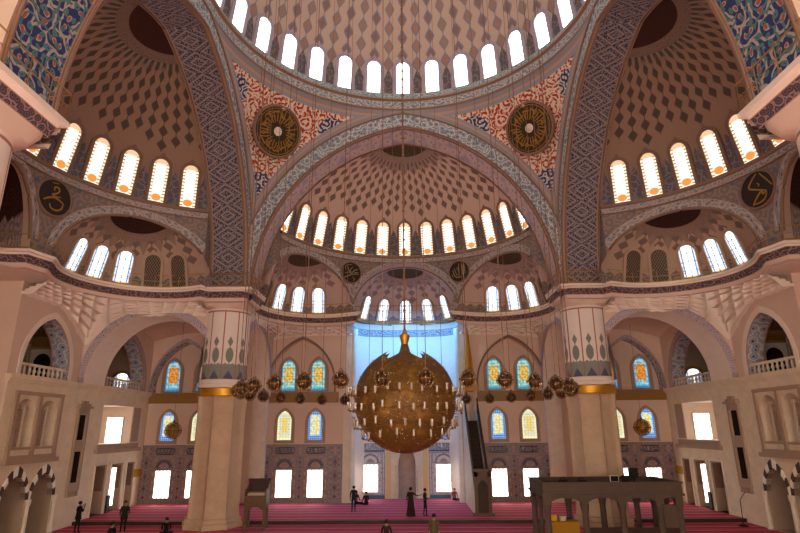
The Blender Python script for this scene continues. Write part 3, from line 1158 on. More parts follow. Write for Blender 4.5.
# cross walls (plane B) with the big pointed arches to the corner bays
def cross_wall(side, sg):
    m = MB()
    s0, s1 = 11.3, 13.9
    hole = arch_outline(8.7, 8.95, 13.35, 16, 8.79, 16.8)
    def W2(sd, a, dd, z):      # a along depth, dd across
        return W(side, sg * dd, a, z)
    outer = rect(12.3, WALL + 0.2, 8.6, 15.0)
    # open bottom: build by strips above the arch outline
    arc = hole[1:] + hole[:1]
    for dd in (s0, s1):
        pts = arc
        for k in range(len(pts) - 1):
            p, q = pts[k], pts[k + 1]
            m.poly([W(side, sg * dd, p[0], p[1]), W(side, sg * dd, q[0], q[1]), W(side, sg * dd, q[0], 15.0), W(side, sg * dd, p[0], 15.0)], 0,
                   [(p[0], p[1]), (q[0], q[1]), (q[0], 15), (p[0], 15)])
        m.poly([W(side, sg * dd, 21.15, 8.79), W(side, sg * dd, 21.8, 8.79), W(side, sg * dd, 21.8, 15), W(side, sg * dd, 21.15, 15)])
    for k in range(len(arc) - 1):
        p, q = arc[k], arc[k + 1]
        m.poly([W(side, sg * s0, p[0], p[1]), W(side, sg * s0, q[0], q[1]), W(side, sg * s1, q[0], q[1]), W(side, sg * s1, p[0], p[1])], 1)
    for a, b in ((21.15, 21.8),):
        m.poly([W(side, sg * s0, a, 8.79), W(side, sg * s0, b, 8.79), W(side, sg * s1, b, 8.79), W(side, sg * s1, a, 8.79)], 1)
    o = m.build('wall_cross', [MAT['plaster'], MAT['white_plaster']])
    m = MB()
    outr = arch_outline(9.7, 8.95, 13.95, 16, 8.79, 16.8)
    a, b = arc, outr[1:] + outr[:1]
    for dd, off in ((s0, -0.05), (s1, 0.05)):
        L = 0
        for k in range(len(a) - 1):
            l = hypot(a[k + 1][0] - a[k][0], a[k + 1][1] - a[k][1])
            m.poly([W(side, sg * (dd + off), a[k][0], a[k][1]), W(side, sg * (dd + off), a[k + 1][0], a[k + 1][1]),
                    W(side, sg * (dd + off), min(b[k + 1][0], 21.5), b[k + 1][1]), W(side, sg * (dd + off), min(b[k][0], 21.5), b[k][1])], 0,
                   [(L, 0), (L + l, 0), (L + l, 1), (L, 1)])
            L += l
    m.build('arch_band', MAT['band_floral'], o)
    w = ('left' if sg < 0 else 'right') + ' corner bay, seen from the mihrab arm' if side == 'far' else ('%s corner bay, facing the entrance' % side if sg > 0 else '%s entrance bay' % side)
    struct(o, 'wall with a wide floral-edged pointed arch into the %s' % w, 'wall')
cross_wall('far', -1); cross_wall('far', 1)
cross_wall('left', 1); cross_wall('right', 1)
cross_wall('left', -1); cross_wall('right', -1)

# corner bay vaults
for sx, nm in ((-1, 'left'), (1, 'right')):
    m = MB()
    def fv(i, j):
        x = -1 + 2 * i / 16; y = -1 + 2 * j / 16
        z = 13.0 + 1.5 * (1 - 0.5 * x * x - 0.5 * y * y)
        return ((sx * (17.6 + 4.0 * x), YC + 17.6 + 4.0 * y, z), (x, y))
    m.grid(fv, 16, 16)
    struct(m.build('ceiling_corner', MAT['plaster'], smooth='all'), 'plain plaster vault over the %s corner bay' % nm, 'vault')

# ---- side walls: stone storey below the ledge, plaster with arches above
STONE_D = WALL - 0.15
SIDE_HOLES = {}
def side_walls(side):
    # upper
    m = MB()
    h1 = arch_outline(4.5, 9.5, 12.4, 12, 8.75, 7.85)
    h2 = arch_outline(5.9, 9.2, 12.75, 12, 8.75, 17.6)
    h1n = arch_outline(4.5, 9.5, 12.4, 12, 8.75, -7.85)
    holed(m, side, WALL, rect(4.6, 21.6, 8.6, 15.0), [h1, h2])
    holed(m, side, WALL, rect(-21.6, -4.6, 8.6, 15.0), [h1n])
    reveal(m, side, h1, WALL, WALL + 1.2, 1)
    reveal(m, side, h2, WALL, WALL + 1.2, 1)
    reveal(m, side, h1n, WALL, WALL + 1.2, 1)
    # recess of the middle bay
    for q in (4.6, -4.6):
        m.poly([W(side, q, WALL, 0), W(side, q, 25, 0), W(side, q, 25, 15), W(side, q, WALL, 15)])
    m.poly([W(side, -4.6, 25, 0), W(side, 4.6, 25, 0), W(side, 4.6, 25, 15), W(side, -4.6, 25, 15)])
    o = m.build('wall_%s_upper' % side, [MAT['plaster'], MAT['band_tile']])
    struct(o, 'upper %s wall of pink-beige plaster with gallery arches' % side, 'wall')
    for h, ho, mt in ((h1, arch_outline(5.1, 9.5, 12.8, 12, 8.75, 7.85), MAT['white_plaster']), (h2, arch_outline(6.5, 9.2, 13.2, 12, 8.75, 17.6), MAT['band_floral'])):
        m = MB()
        arch_trim(m, side, h, ho, WALL, 0, 0.06)
        m.build('arch_band', mt, o)
    # gallery rooms behind the arches
    m = MB()
    for a, b in ((4.9, 12.6), (13.9, 21.52), (-10.6, -4.9)):
        dd = WALL + 5.4
        m.poly([W(side, a, dd, 8.7), W(side, b, dd, 8.7), W(side, b, dd, 13.6), W(side, a, dd, 13.6)], 0, [(a, 8.7), (b, 8.7), (b, 13.6), (a, 13.6)])
        m.poly([W(side, a, WALL + 1.2, 13.6), W(side, b, WALL + 1.2, 13.6), W(side, b, dd, 13.6), W(side, a, dd, 13.6)])
        m.poly([W(side, a, WALL, 8.72), W(side, b, WALL, 8.72), W(side, b, dd, 8.72), W(side, a, dd, 8.72)])
        for q in (a, b):
            m.poly([W(side, q, WALL + 1.2, 8.7), W(side, q, dd, 8.7), W(side, q, dd, 13.6), W(side, q, WALL + 1.2, 13.6)])
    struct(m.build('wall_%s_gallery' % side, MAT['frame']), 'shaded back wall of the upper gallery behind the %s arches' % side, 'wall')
    # lower stone storey
    m = MB()
    nA = arch_outline(1.6, 6.75, 7.55, 8, 4.95, 6.45)
    nB = arch_outline(1.6, 6.75, 7.55, 8, 4.95, 8.5)
    ab1 = arch_outline(2.1, 2.1, 3.45, 10, 0.02, 6.65)
    ab2 = arch_outline(2.1, 2.1, 3.45, 10, 0.02, 9.1)
    bw = rect(14.6, 19.0, 4.85, 7.55)
    d1 = rect(14.6, 16.15, PZ, 3.45)
    d2 = rect(16.75, 18.5, PZ, 3.45)
    d3 = rect(19.05, 20.3, PZ, 3.45)
    k1 = rect(11.66, 12.54, 5.2, 6.8)
    k2 = rect(11.66, 12.54, 2.6, 4.5)
    holes = [nA, nB, ab1, ab2, bw, d1, d2, d3, k1, k2]
    holed(m, side, STONE_D, rect(4.6, 21.6, 0, 8.72), holes)
    m.poly([W(side, -21.6, STONE_D, 0), W(side, -4.6, STONE_D, 0), W(side, -4.6, STONE_D, 8.72), W(side, -21.6, STONE_D, 8.72)])
    m.poly([W(side, 4.6, STONE_D, 0), W(side, 4.6, WALL, 0), W(side, 4.6, WALL, 8.72), W(side, 4.6, STONE_D, 8.72)])
    dep = {0: 0.9, 1: 0.9, 2: 2.2, 3: 2.2, 4: 3.0, 5: 1.0, 6: 1.0, 7: 1.0, 8: 0.9, 9: 0.9}
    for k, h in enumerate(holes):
        reveal(m, side, h, STONE_D, STONE_D + dep[k], {4: 1, 2: 3, 3: 3, 5: 3, 6: 3, 7: 3, 8: 2, 9: 2}.get(k, 0))  # browner reveals stand in for shade inside the striped arches
        panel(m, side, h, STONE_D + dep[k], {0: 1, 1: 1, 2: 2, 3: 2, 4: 1, 8: 2, 9: 2}.get(k, 0))  # white niche backs stand in for lit ones, dark backs for shade
    o = m.build('wall_%s' % side, [MAT['stone'], MAT['white_plaster'], MAT['unlit_dark'], MAT['frame']])
    struct(o, 'lower %s wall of pale stone with windows, niches and doorways' % side, 'wall')
    # ledge
    m = MB()
    def bx(a, b, da, db, z0, z1, mi=0):
        P = [W(side, s, d, z) for z in (z0, z1) for d in (da, db) for s in (a, b)]
        bb = len(m.v)
        for p in P: m.vert(p)
        for q in ((0, 2, 3, 1), (4, 5, 7, 6), (0, 1, 5, 4), (2, 6, 7, 3), (0, 4, 6, 2), (1, 3, 7, 5)): m.face([bb + i for i in q], mi)
    bx(4.5, 21.45, STONE_D - 0.22, WALL, 8.55, 8.8)
    bx(4.55, 21.45, STONE_D - 0.10, WALL, 8.4, 8.55)
    struct(m.build('trim_ledge_%s' % side, MAT['stone']), 'stone ledge along the %s wall under the gallery arches' % side, 'ledge')
    # mouldings of the double niche
    m = MB()
    D = STONE_D
    bx(5.2, 9.8, D - 0.30, D, 4.05, 4.3); bx(5.35, 9.65, D - 0.18, D, 4.3, 4.5)
    for a in (5.35, 7.35, 9.40): bx(a, a + 0.25, D - 0.14, D, 4.5, 7.75)
    bx(5.35, 9.65, D - 0.16, D, 7.75, 7.95); bx(5.35, 9.65, D - 0.10, D, 4.8, 4.93)
    m.build('niche_frame', MAT['frame'], o)  # browned so that the niche backs read as lit
    # bookcase niche
    m = MB()
    bx(11.45, 11.64, D - 0.13, D + 0.01, 2.1, 7.2); bx(12.56, 12.75, D - 0.13, D + 0.01, 2.1, 7.2)
    bx(11.65, 12.55, D - 0.10, D + 0.01, 6.82, 7.19); bx(11.65, 12.55, D - 0.10, D + 0.01, 4.52, 5.18); bx(11.65, 12.55, D - 0.10, D + 0.01, 2.11, 2.58)
    bx(11.35, 12.85, D - 0.28, D, 7.2, 7.35)
    for k in range(4):
        a = 11.45 + k * 0.33
        bx(a, a + 0.25, D - 0.2, D, 7.35, 7.5 + 0.18 * (k in (1, 2)))
        bx(a + 0.05, a + 0.19, D - 0.16, D, 1.78, 2.1)
    m.build('bookcase_frame', MAT['frame'], o)  # wall stone browned to stand in for shaded edges
    # window sill and door surrounds
    m = MB()
    bx(14.2, 20.6, D - 0.22, D, 4.25, 4.5); bx(14.4, 20.3, D - 0.12, D, 4.5, 4.85)
    bx(19.1, 20.2, D - 0.06, D, 4.95, 7.5)
    m.build('sill', MAT['frame'], o)  # sill browned for shaded edges, like the bookcase frame
    m = MB()
    for a, b in ((14.6, 16.15), (16.75, 18.5), (19.05, 20.3)):
        bx(a - 0.12, a - 0.005, D - 0.08, D + 0.01, PZ, 3.6); bx(b + 0.005, b + 0.12, D - 0.08, D + 0.01, PZ, 3.6); bx(a, b, D - 0.07, D + 0.01, 3.46, 3.59)
        # carved upper door panel on the reveal
        bx(b - 0.06, b - 0.005, D + 0.12, D + 0.95, 1.7, 3.3, 1)
    m.build('doorway_surround', [MAT['stone_light'], MAT['frame_brown']], o)
    # ablaq voussoirs
    vm = [flat('voussoir_dark', '#4c3b30', 0.8), flat('voussoir_light', '#f0e6d4', 0.8)] if 'vous' not in MAT else MAT['vous']
    MAT['vous'] = vm
    for cc in (6.65, 9.1):
        a = arch_outline(2.1, 2.1, 3.45, 10, 0.02, cc)[2:]
        b = arch_outline(2.42, 2.1, 3.95, 10, 0.02, cc)[2:]
        for k in range(0, len(a) - 2, 2):
            m = MB()
            for kk in (k, k + 1):
                if kk + 1 >= len(a): continue
                f = [W(side, *p) for p in ((a[kk][0], D - 0.08, a[kk][1]), (a[kk + 1][0], D - 0.08, a[kk + 1][1]), (b[kk + 1][0], D - 0.08, b[kk + 1][1]), (b[kk][0], D - 0.08, b[kk][1]))]
                g = [W(side, *p) for p in ((a[kk][0], D + 0.3, a[kk][1]), (a[kk + 1][0], D + 0.3, a[kk + 1][1]), (b[kk + 1][0], D + 0.02, b[kk + 1][1]), (b[kk][0], D + 0.02, b[kk][1]))]
                bb = len(m.v)
                for p in f + g: m.vert(p)
                for q in ((0, 1, 2, 3), (0, 1, 5, 4), (3, 2, 6, 7), (1, 2, 6, 5), (0, 3, 7, 4)): m.face([bb + i for i in q])
            m.build('voussoir', vm[(k // 2) % 2], o)
        m = MB()
        m.lathe([(0.14, 0), (0.14, 0.15), (0.10, 0.2), (0.10, 1.7), (0.16, 1.9), (0.16, 2.1)], 10, W(side, cc + 1.22, D - 0.1, 0))
        m.build('colonnette', MAT['stone_light'], o, smooth=True)
    # things inside the openings
    m = MB()
    if side == 'left':
        bx(6.3, 6.9, D + 1.2, D + 1.35, 0.05, 2.2, 0)
        nm, lb = 'curtain', 'dark red curtain hanging inside the striped arch of the left wall'
        tag(m.build(nm, flat('curtain_red', '#5a1c1a', 0.9)), lb, 'curtain')
    else:
        bx(5.75, 7.55, D + 0.6, D + 0.7, 0.02, 1.75, 0); bx(5.8, 6.6, D + 0.57, D + 0.6, 0.15, 1.6, 0); bx(6.7, 7.5, D + 0.57, D + 0.6, 0.15, 1.6, 0)
        tag(m.build('low_door', MAT['gold']), 'low gold-brown door inside the striped arch of the right wall', 'door')
    return o
for sd in ('left', 'right'):
    side_walls(sd)

# balustrades of the gallery arches
def balustrade(side, c, w, label):
    root = empty('balustrade', W(side, c, WALL + 0.25, 8.8))
    inv = Matrix.Translation(-Vector(W(side, c, WALL + 0.25, 8.8)))
    def bx(m, a, b, da, db, z0, z1):
        P = [inv @ Vector(W(side, s, d, z)) for z in (z0, z1) for d in (da, db) for s in (a, b)]
        bb = len(m.v)
        for p in P: m.vert(p)
        for q in ((0, 2, 3, 1), (4, 5, 7, 6), (0, 1, 5, 4), (2, 6, 7, 3), (0, 4, 6, 2), (1, 3, 7, 5)): m.face([bb + i for i in q])
    m = MB(); bx(m, c - w / 2, c + w / 2, WALL + 0.15, WALL + 0.4, 9.42, 9.55); m.build('handrail', MAT['stone'], root)
    m = MB(); bx(m, c - w / 2, c + w / 2, WALL + 0.15, WALL + 0.4, 8.74, 8.9); m.build('plinth', MAT['stone'], root)
    n = int(w / 0.42)
    bal = None
    for k in range(n):
        s = c - w / 2 + (k + 0.5) * w / n
        if bal is None:
            m = MB(); m.lathe([(0.10, 0), (0.06, 0.12), (0.11, 0.26), (0.05, 0.42), (0.09, 0.54)], 8, (0, 0, 0))
            bal = m.build('baluster', MAT['stone_light'], root, smooth=True)
            b = bal
        else:
            b = bal.copy(); COL.objects.link(b); b.parent = root
        b.location = inv @ Vector(W(side, s, WALL + 0.27, 8.89))
    tag(root, label, 'balustrade')
for sd in ('left', 'right'):
    balustrade(sd, 7.85, 4.4, 'stone balustrade in the narrower gallery arch of the %s wall' % sd)
    balustrade(sd, 17.6, 5.8, 'stone balustrade in the corner-bay gallery arch of the %s wall' % sd)

# ---- entrance side, behind the photograph: a wall, its openings shaped for low light, and an added light-blocking box
m = MB()
holes = [arch_outline(11.5, 7.0, 13.0, 10, 0.0, 0.0), arch_outline(9.5, 6.0, 11.0, 10, 0.0, -13.5), arch_outline(9.5, 6.0, 11.0, 10, 0.0, 13.5)]
outer = rect(-30, 30, -0.5, 46)
polys = [[(a, max(b, 0.02)) for a, b in h] for h in holes]
tr = tessellate_polygon([[Vector((p[0], p[1], 0)) for p in q] for q in [outer] + polys])
for p in [p for q in [outer] + polys for p in q]: m.vert((p[0], -3.0, p[1]))
for t in tr: m.face(t)
struct(m.build('wall_entrance', MAT['plaster']), 'unseen entrance wall with three tall arches shaped to admit low light', 'wall')
m = MB()
m.box(-30, 30, -3.0, 56, -0.6, 46)
m.f.pop(2); m.m.pop(2)
struct(m.build('wall_light_shield', MAT['plaster']), 'unseen outer box added to keep stray light out', 'wall')

# ================================================================== WINDOWS
def win_outline(w, h, kind, n=8):
    if kind == 'rect': return rect(-w / 2, w / 2, 0, h)
    if kind == 'round': return arch_outline(w, h - w / 2, h, n, 0.0, 0.0)
    return arch_outline(w, h - w * 0.72, h, n, 0.0, 0.0)

WINDOW_CACHE = {}
WIN_N = [0]
def window(kind, w, h, gmat, fmat, origin, xax, zax, label, group, fw=0.14, dp=0.12, bars=None, tip=False, off=0.0):
    key = (kind, w, h, gmat.name, fmat.name, fw, dp, str(bars), tip)
    WIN_N[0] += 1
    nm = 'window_%d' % WIN_N[0]
    if key not in WINDOW_CACHE:
        inn = win_outline(w, h, kind)
        oo = win_outline(w + 2 * fw, h + 2 * fw, kind)
        out = [(p[0], p[1] - fw) for p in oo]
        m = MB()
        N = len(inn)
        for k in range(N):
            j = (k + 1) % N
            a, b, c, d = inn[k], inn[j], out[j], out[k]
            m.poly([(a[0], dp, a[1]), (b[0], dp, b[1]), (c[0], dp, c[1]), (d[0], dp, d[1])])
            m.poly([(a[0], dp, a[1]), (b[0], dp, b[1]), (b[0], -0.1, b[1]), (a[0], -0.1, a[1])])
            m.poly([(d[0], dp, d[1]), (c[0], dp, c[1]), (c[0], -0.25, c[1]), (d[0], -0.25, d[1])])
        if tip:
            zt = h + fw
            m.poly([(-0.22, dp + 0.01, zt - 0.06), (0.22, dp + 0.01, zt - 0.06), (0.08, dp + 0.01, zt + 0.14), (0, dp + 0.01, zt + 0.32), (-0.08, dp + 0.01, zt + 0.14)])
        fo = m.build(nm, fmat)
        m = MB()
        tr = tessellate_polygon([[Vector((p[0], p[1], 0)) for p in inn]])
        for p in inn: m.vert((p[0], 0.03, p[1]), (p[0] / w + 0.5, p[1] / h))
        for t in tr: m.face(t)
        po = m.build('pane', gmat, fo)
        bo = None
        if bars:
            m = MB()
            nx, nz, bmat, bt = bars
            for i in range(1, nx):
                x = -w / 2 + w * i / nx
                m.box(x - bt, x + bt, 0.035, 0.07, 0, h if kind == 'rect' else h - w * 0.35)
            for k in range(1, nz):
                z = h * k / nz
                ww = w / 2 if (kind == 'rect' or z < h - w * 0.6) else w * 0.36
                m.box(-ww, ww, 0.035, 0.07, z - bt, z + bt)
            bo = m.build('glazing_bars', bmat, fo)
        WINDOW_CACHE[key] = fo
        o = fo
    else:
        src = WINDOW_CACHE[key]
        o = copy_tree(src)
        o.name = nm
    x = Vector(xax).normalized(); z = Vector(zax).normalized(); y = z.cross(x)
    mt = Matrix((x, y, z)).transposed().to_4x4()
    mt.translation = Vector(origin) + y * off
    o.matrix_world = mt
    tag(o, label, 'window', group, 'structure')
    return o

def ring_window(side, cs, cd, R, H, z0, ph, z1, z2, **k):
    """window tangent to an ellipsoid shell (centre cs,cd; radius R, height H from z0) between heights z1,z2"""
    def P(z):
        t = math.asin(max(0, min(1, (z - z0) / H)))
        r = R * cos(t)
        return Vector(W(side, cs + r * sin(ph), cd + r * cos(ph), z))
    a, b = P(z1), P(z2)
    tang = Vector(W(side, cs + cos(ph), cd - sin(ph), 0)) - Vector(W(side, cs, cd, 0))
    zax = (b - a)
    inward = Vector(W(side, cs, cd, 0)) - Vector(W(side, cs + sin(ph), cd + cos(ph), 0))
    x = tang.normalized()
    if zax.cross(x).dot(inward) < 0: x = -x
    return window(origin=a, xax=x, zax=zax, h=round(zax.length, 2), **k)

# central dome
for k in range(32):
    a = 2 * pi * k / 32
    ring_window('far', 0, 0, DR, DR, DZ, a, 30.45, 33.0, kind='round', w=0.98, gmat=MAT['g_dome'], fmat=MAT['frame_lilac'],
                label='white arched window in the ring at the foot of the central dome', group='central dome windows', fw=0.28, dp=0.1, tip=True)
# half-domes
for k in range(-6, 7):
    ring_window('far', 0, SD, SR, SH, SZ, radians(11.7 * k), 20.08, 22.8, kind='round', w=0.95, gmat=MAT['g_semi'], fmat=MAT['frame_brown'],
                label='amber-edged arched window in the half-dome above the mihrab', group='mihrab half-dome windows', fw=0.2, dp=0.1, tip=True)
for sd in ('left', 'right'):
    for k in range(-6, 6):
        ring_window(sd, 0, SD, SR, SH, SZ, radians(11.7 * k + 5.85), 20.08, 22.8, kind='round', w=0.95, gmat=MAT['g_semi'], fmat=MAT['frame_brown'],
                    label='amber-edged arched window in the %s half-dome' % sd, group='%s half-dome windows' % sd, fw=0.2, dp=0.1, tip=True)
# painted lancet panels between the windows
def ring_panel(side, cs, cd, R, H, z0, ph, z1, z2, w, mat, parent, name='painted_lancet'):
    m = MB()
    o_ = arch_outline(w, z1 + (z2 - z1) * 0.62, z2, 6, z1, 0.0)
    def P(x, z):
        t = math.asin(max(0, min(1, (z - z0) / H)))
        r = R * cos(t) - 0.035
        a = ph + x / (R * 0.97)
        return W(side, cs + r * sin(a), cd + r * cos(a), z)
    rows = 8
    # strips from the bottom up so that the panel follows the curved shell
    def halfw(z):
        zs = z1 + (z2 - z1) * 0.62
        if z <= zs: return w / 2
        f = (z - zs) / (z2 - zs)
        return w / 2 * max(0.02, 1 - f ** 1.6)
    def fn(i, j):
        z = z1 + (z2 - z1) * j / rows
        x = halfw(z) * (i - 1)
        return (P(x, z), (x * 1.0 + 3.1 * ph, z))
    m.grid(fn, 2, rows)
    return m.build(name, mat, parent, smooth='all')
M = Mat('lancet_grey_blue_floral')
u, v = M.uv()
ring_, d_ = curls(M, u, v, 2.6, 14)
M.out(M.mix(M.mix('#5d5a62', '#84766f', M.step(ring_, 0.2, 0.5)), M.c('#464a60'), M.step(d_.inv(), 0.84, 0.08)), 0.88)
MAT['lancet'] = M.m
hd = [o for o in COL.objects if o.name.startswith('ceiling_half_dome')]
for o_hd, sd in zip(sorted(hd, key=lambda o: o.name), ('far', 'left', 'right')):
    for k in range(-6, 6):
        a = 11.7 * k + (5.85 if sd == 'far' else 11.7)
        if abs(a) < 71: ring_panel(sd, 0, SD, SR, SH, SZ, radians(a), 20.05, 22.2, 0.62, MAT['lancet'], o_hd)
dm = bpy.data.objects['ceiling_dome']
for k in range(-10, 10):
    ring_panel('far', 0, 0, DR, DR, DZ, 2 * pi * (k + 0.5) / 32, 30.4, 32.4, 0.6, MAT['lancet'], dm)
# exedrae
def ex_windows(side, c, phis, label, group, dark=()):
    XANG, XDIST, XR = XS[side]
    R_ = XR
    if c == 0.0: R_, _, cd = XC[side]; cs = 0.0
    else: cs, cd = XDIST * sin(c), SD + XDIST * cos(c)
    for i, p in enumerate(phis):
        dk = i in dark
        ring_window(side, cs, cd, R_, XH, ZC, c + radians(p), 14.98, 17.05, kind='round', w=0.98, gmat=MAT['g_dark'] if dk else MAT['g_exedra'], fmat=MAT['frame'],
                    label=('dark latticed blind window ' if dk else 'white arched window with blue edge ') + label, group=group + (' (dark)' if dk else ''), fw=0.16, dp=0.1,
                    tip=True, bars=None if dk else (2, 4, MAT['lead'], 0.018))
ex_windows('far', 0.0, (-60, -30, 0, 30, 60), 'in the small half-dome over the mihrab apse', 'mihrab exedra windows')
ex_windows('far', -XANG, (-48, -24, 0, 24, 48), 'in the small half-dome left of the apse', 'left mihrab-arm exedra windows', dark=(0, 1))
ex_windows('far', XANG, (48, 24, 0, -24, -48), 'in the small half-dome right of the apse', 'right mihrab-arm exedra windows', dark=(0, 1))
for sd in ('left', 'right'):
    ex_windows(sd, XS[sd][0], (-43, -21, 1, 25, 48), 'in the %s small half-dome nearest the pier' % sd, '%s exedra windows' % sd, dark=(3, 4))

# qibla wall windows
def wall_window(side, s, d, z, w, h, kind, gm, fm, label, group, **k):
    o = W(side, s, d, z)
    x = Vector(W(side, 1, 0, 0)) - Vector(W(side, 0, 0, 0))
    inward = Vector(W(side, 0, -1, 0)) - Vector(W(side, 0, 0, 0))
    if Vector((0, 0, 1)).cross(x).dot(inward) < 0: x = -x
    return window(kind, w, h, gm, fm, o, x, (0, 0, 1), label, group, **k)
for sg, nm in ((-1, 'left'), (1, 'right')):
    for i, s in enumerate((9.97, 7.45)):
        wall_window('far', sg * s, WALL + 0.7, 8.9, 1.2, 2.6, 'pointed', MAT['g_upper'], MAT['frame'],
                    'cyan and amber stained window above the gold band, in the arch %s of the mihrab' % nm, 'upper stained windows %s of mihrab' % nm, fw=0.28, dp=0.14)
        yl = (i == 0)
        wall_window('far', sg * s, WALL, 4.95, 1.15, 2.3, 'pointed', MAT['g_low_y'] if yl else MAT['g_low_b'], MAT['frame'],
                    ('pale yellow stained window ' if yl else 'blue-edged stained window ') + 'below the gold band, %s of the mihrab' % nm, None, fw=0.25, dp=0.12)
    for s in (9.82, 7.32):
        wall_window('far', sg * s, WALL - 0.06, 0.65, 1.2, 2.0, 'rect', MAT['g_clear'], MAT['frame'],
                    'bright rectangular window in the tiled wall %s of the mihrab' % nm, 'low windows %s of mihrab' % nm, fw=0.1, dp=0.12, bars=(4, 5, MAT['white_bar'], 0.02))
    # corner bay
    wall_window('far', sg * 20.0, WALL + 1.1, 8.95, 1.25, 2.6, 'pointed', MAT['g_upper_red'], MAT['frame'], 'blue and orange stained window in the %s corner bay' % nm, None, fw=0.28, dp=0.14)
    wall_window('far', sg * 17.3, WALL + 1.1, 8.95, 1.25, 2.6, 'pointed', MAT['g_upper_red'], MAT['frame'], 'blue and orange stained window behind the %s pier' % nm, None, fw=0.28, dp=0.14)
    wall_window('far', sg * 19.55, WALL, 4.95, 1.15, 2.3, 'pointed', MAT['g_low_b'], MAT['frame'], 'blue-beaded stained window behind the gold globe in the %s corner' % nm, None, fw=0.25, dp=0.12)
    wall_window('far', sg * 17.0, WALL, 4.95, 1.15, 2.3, 'pointed', MAT['g_low_y'], MAT['frame'], 'pale yellow stained window beside the %s pier' % nm, None, fw=0.25, dp=0.12)
    wall_window('far', sg * 19.5, WALL - 0.06, 0.65, 1.2, 2.0, 'rect', MAT['g_clear'], MAT['frame'], 'bright rectangular window in the tiled %s corner' % nm, None, fw=0.1, dp=0.12, bars=(4, 5, MAT['white_bar'], 0.02))
    wall_window('far', sg * 17.0, WALL - 0.06, 0.65, 1.2, 2.0, 'rect', MAT['g_clear'], MAT['frame'], 'bright rectangular window in the tiles behind the %s pier' % nm, None, fw=0.1, dp=0.12, bars=(4, 5, MAT['white_bar'], 0.02))
    # apse
    wall_window('far', sg * 3.1, WALL + AB - 0.53, 0.75, 1.25, 2.1, 'rect', MAT['g_clear'], MAT['white_plaster'], 'bright rectangular window in the apse, %s of the mihrab niche' % nm, None, fw=0.12, dp=0.12, bars=(4, 5, MAT['white_bar'], 0.02))
    wall_window('far', sg * 3.25, WALL + AB - 0.55, 4.85, 1.2, 3.0, 'pointed', MAT['g_low_b'], MAT['white_plaster'], 'blue-edged stained window in the apse above the %s inscription' % nm, None, fw=0.25, dp=0.12)
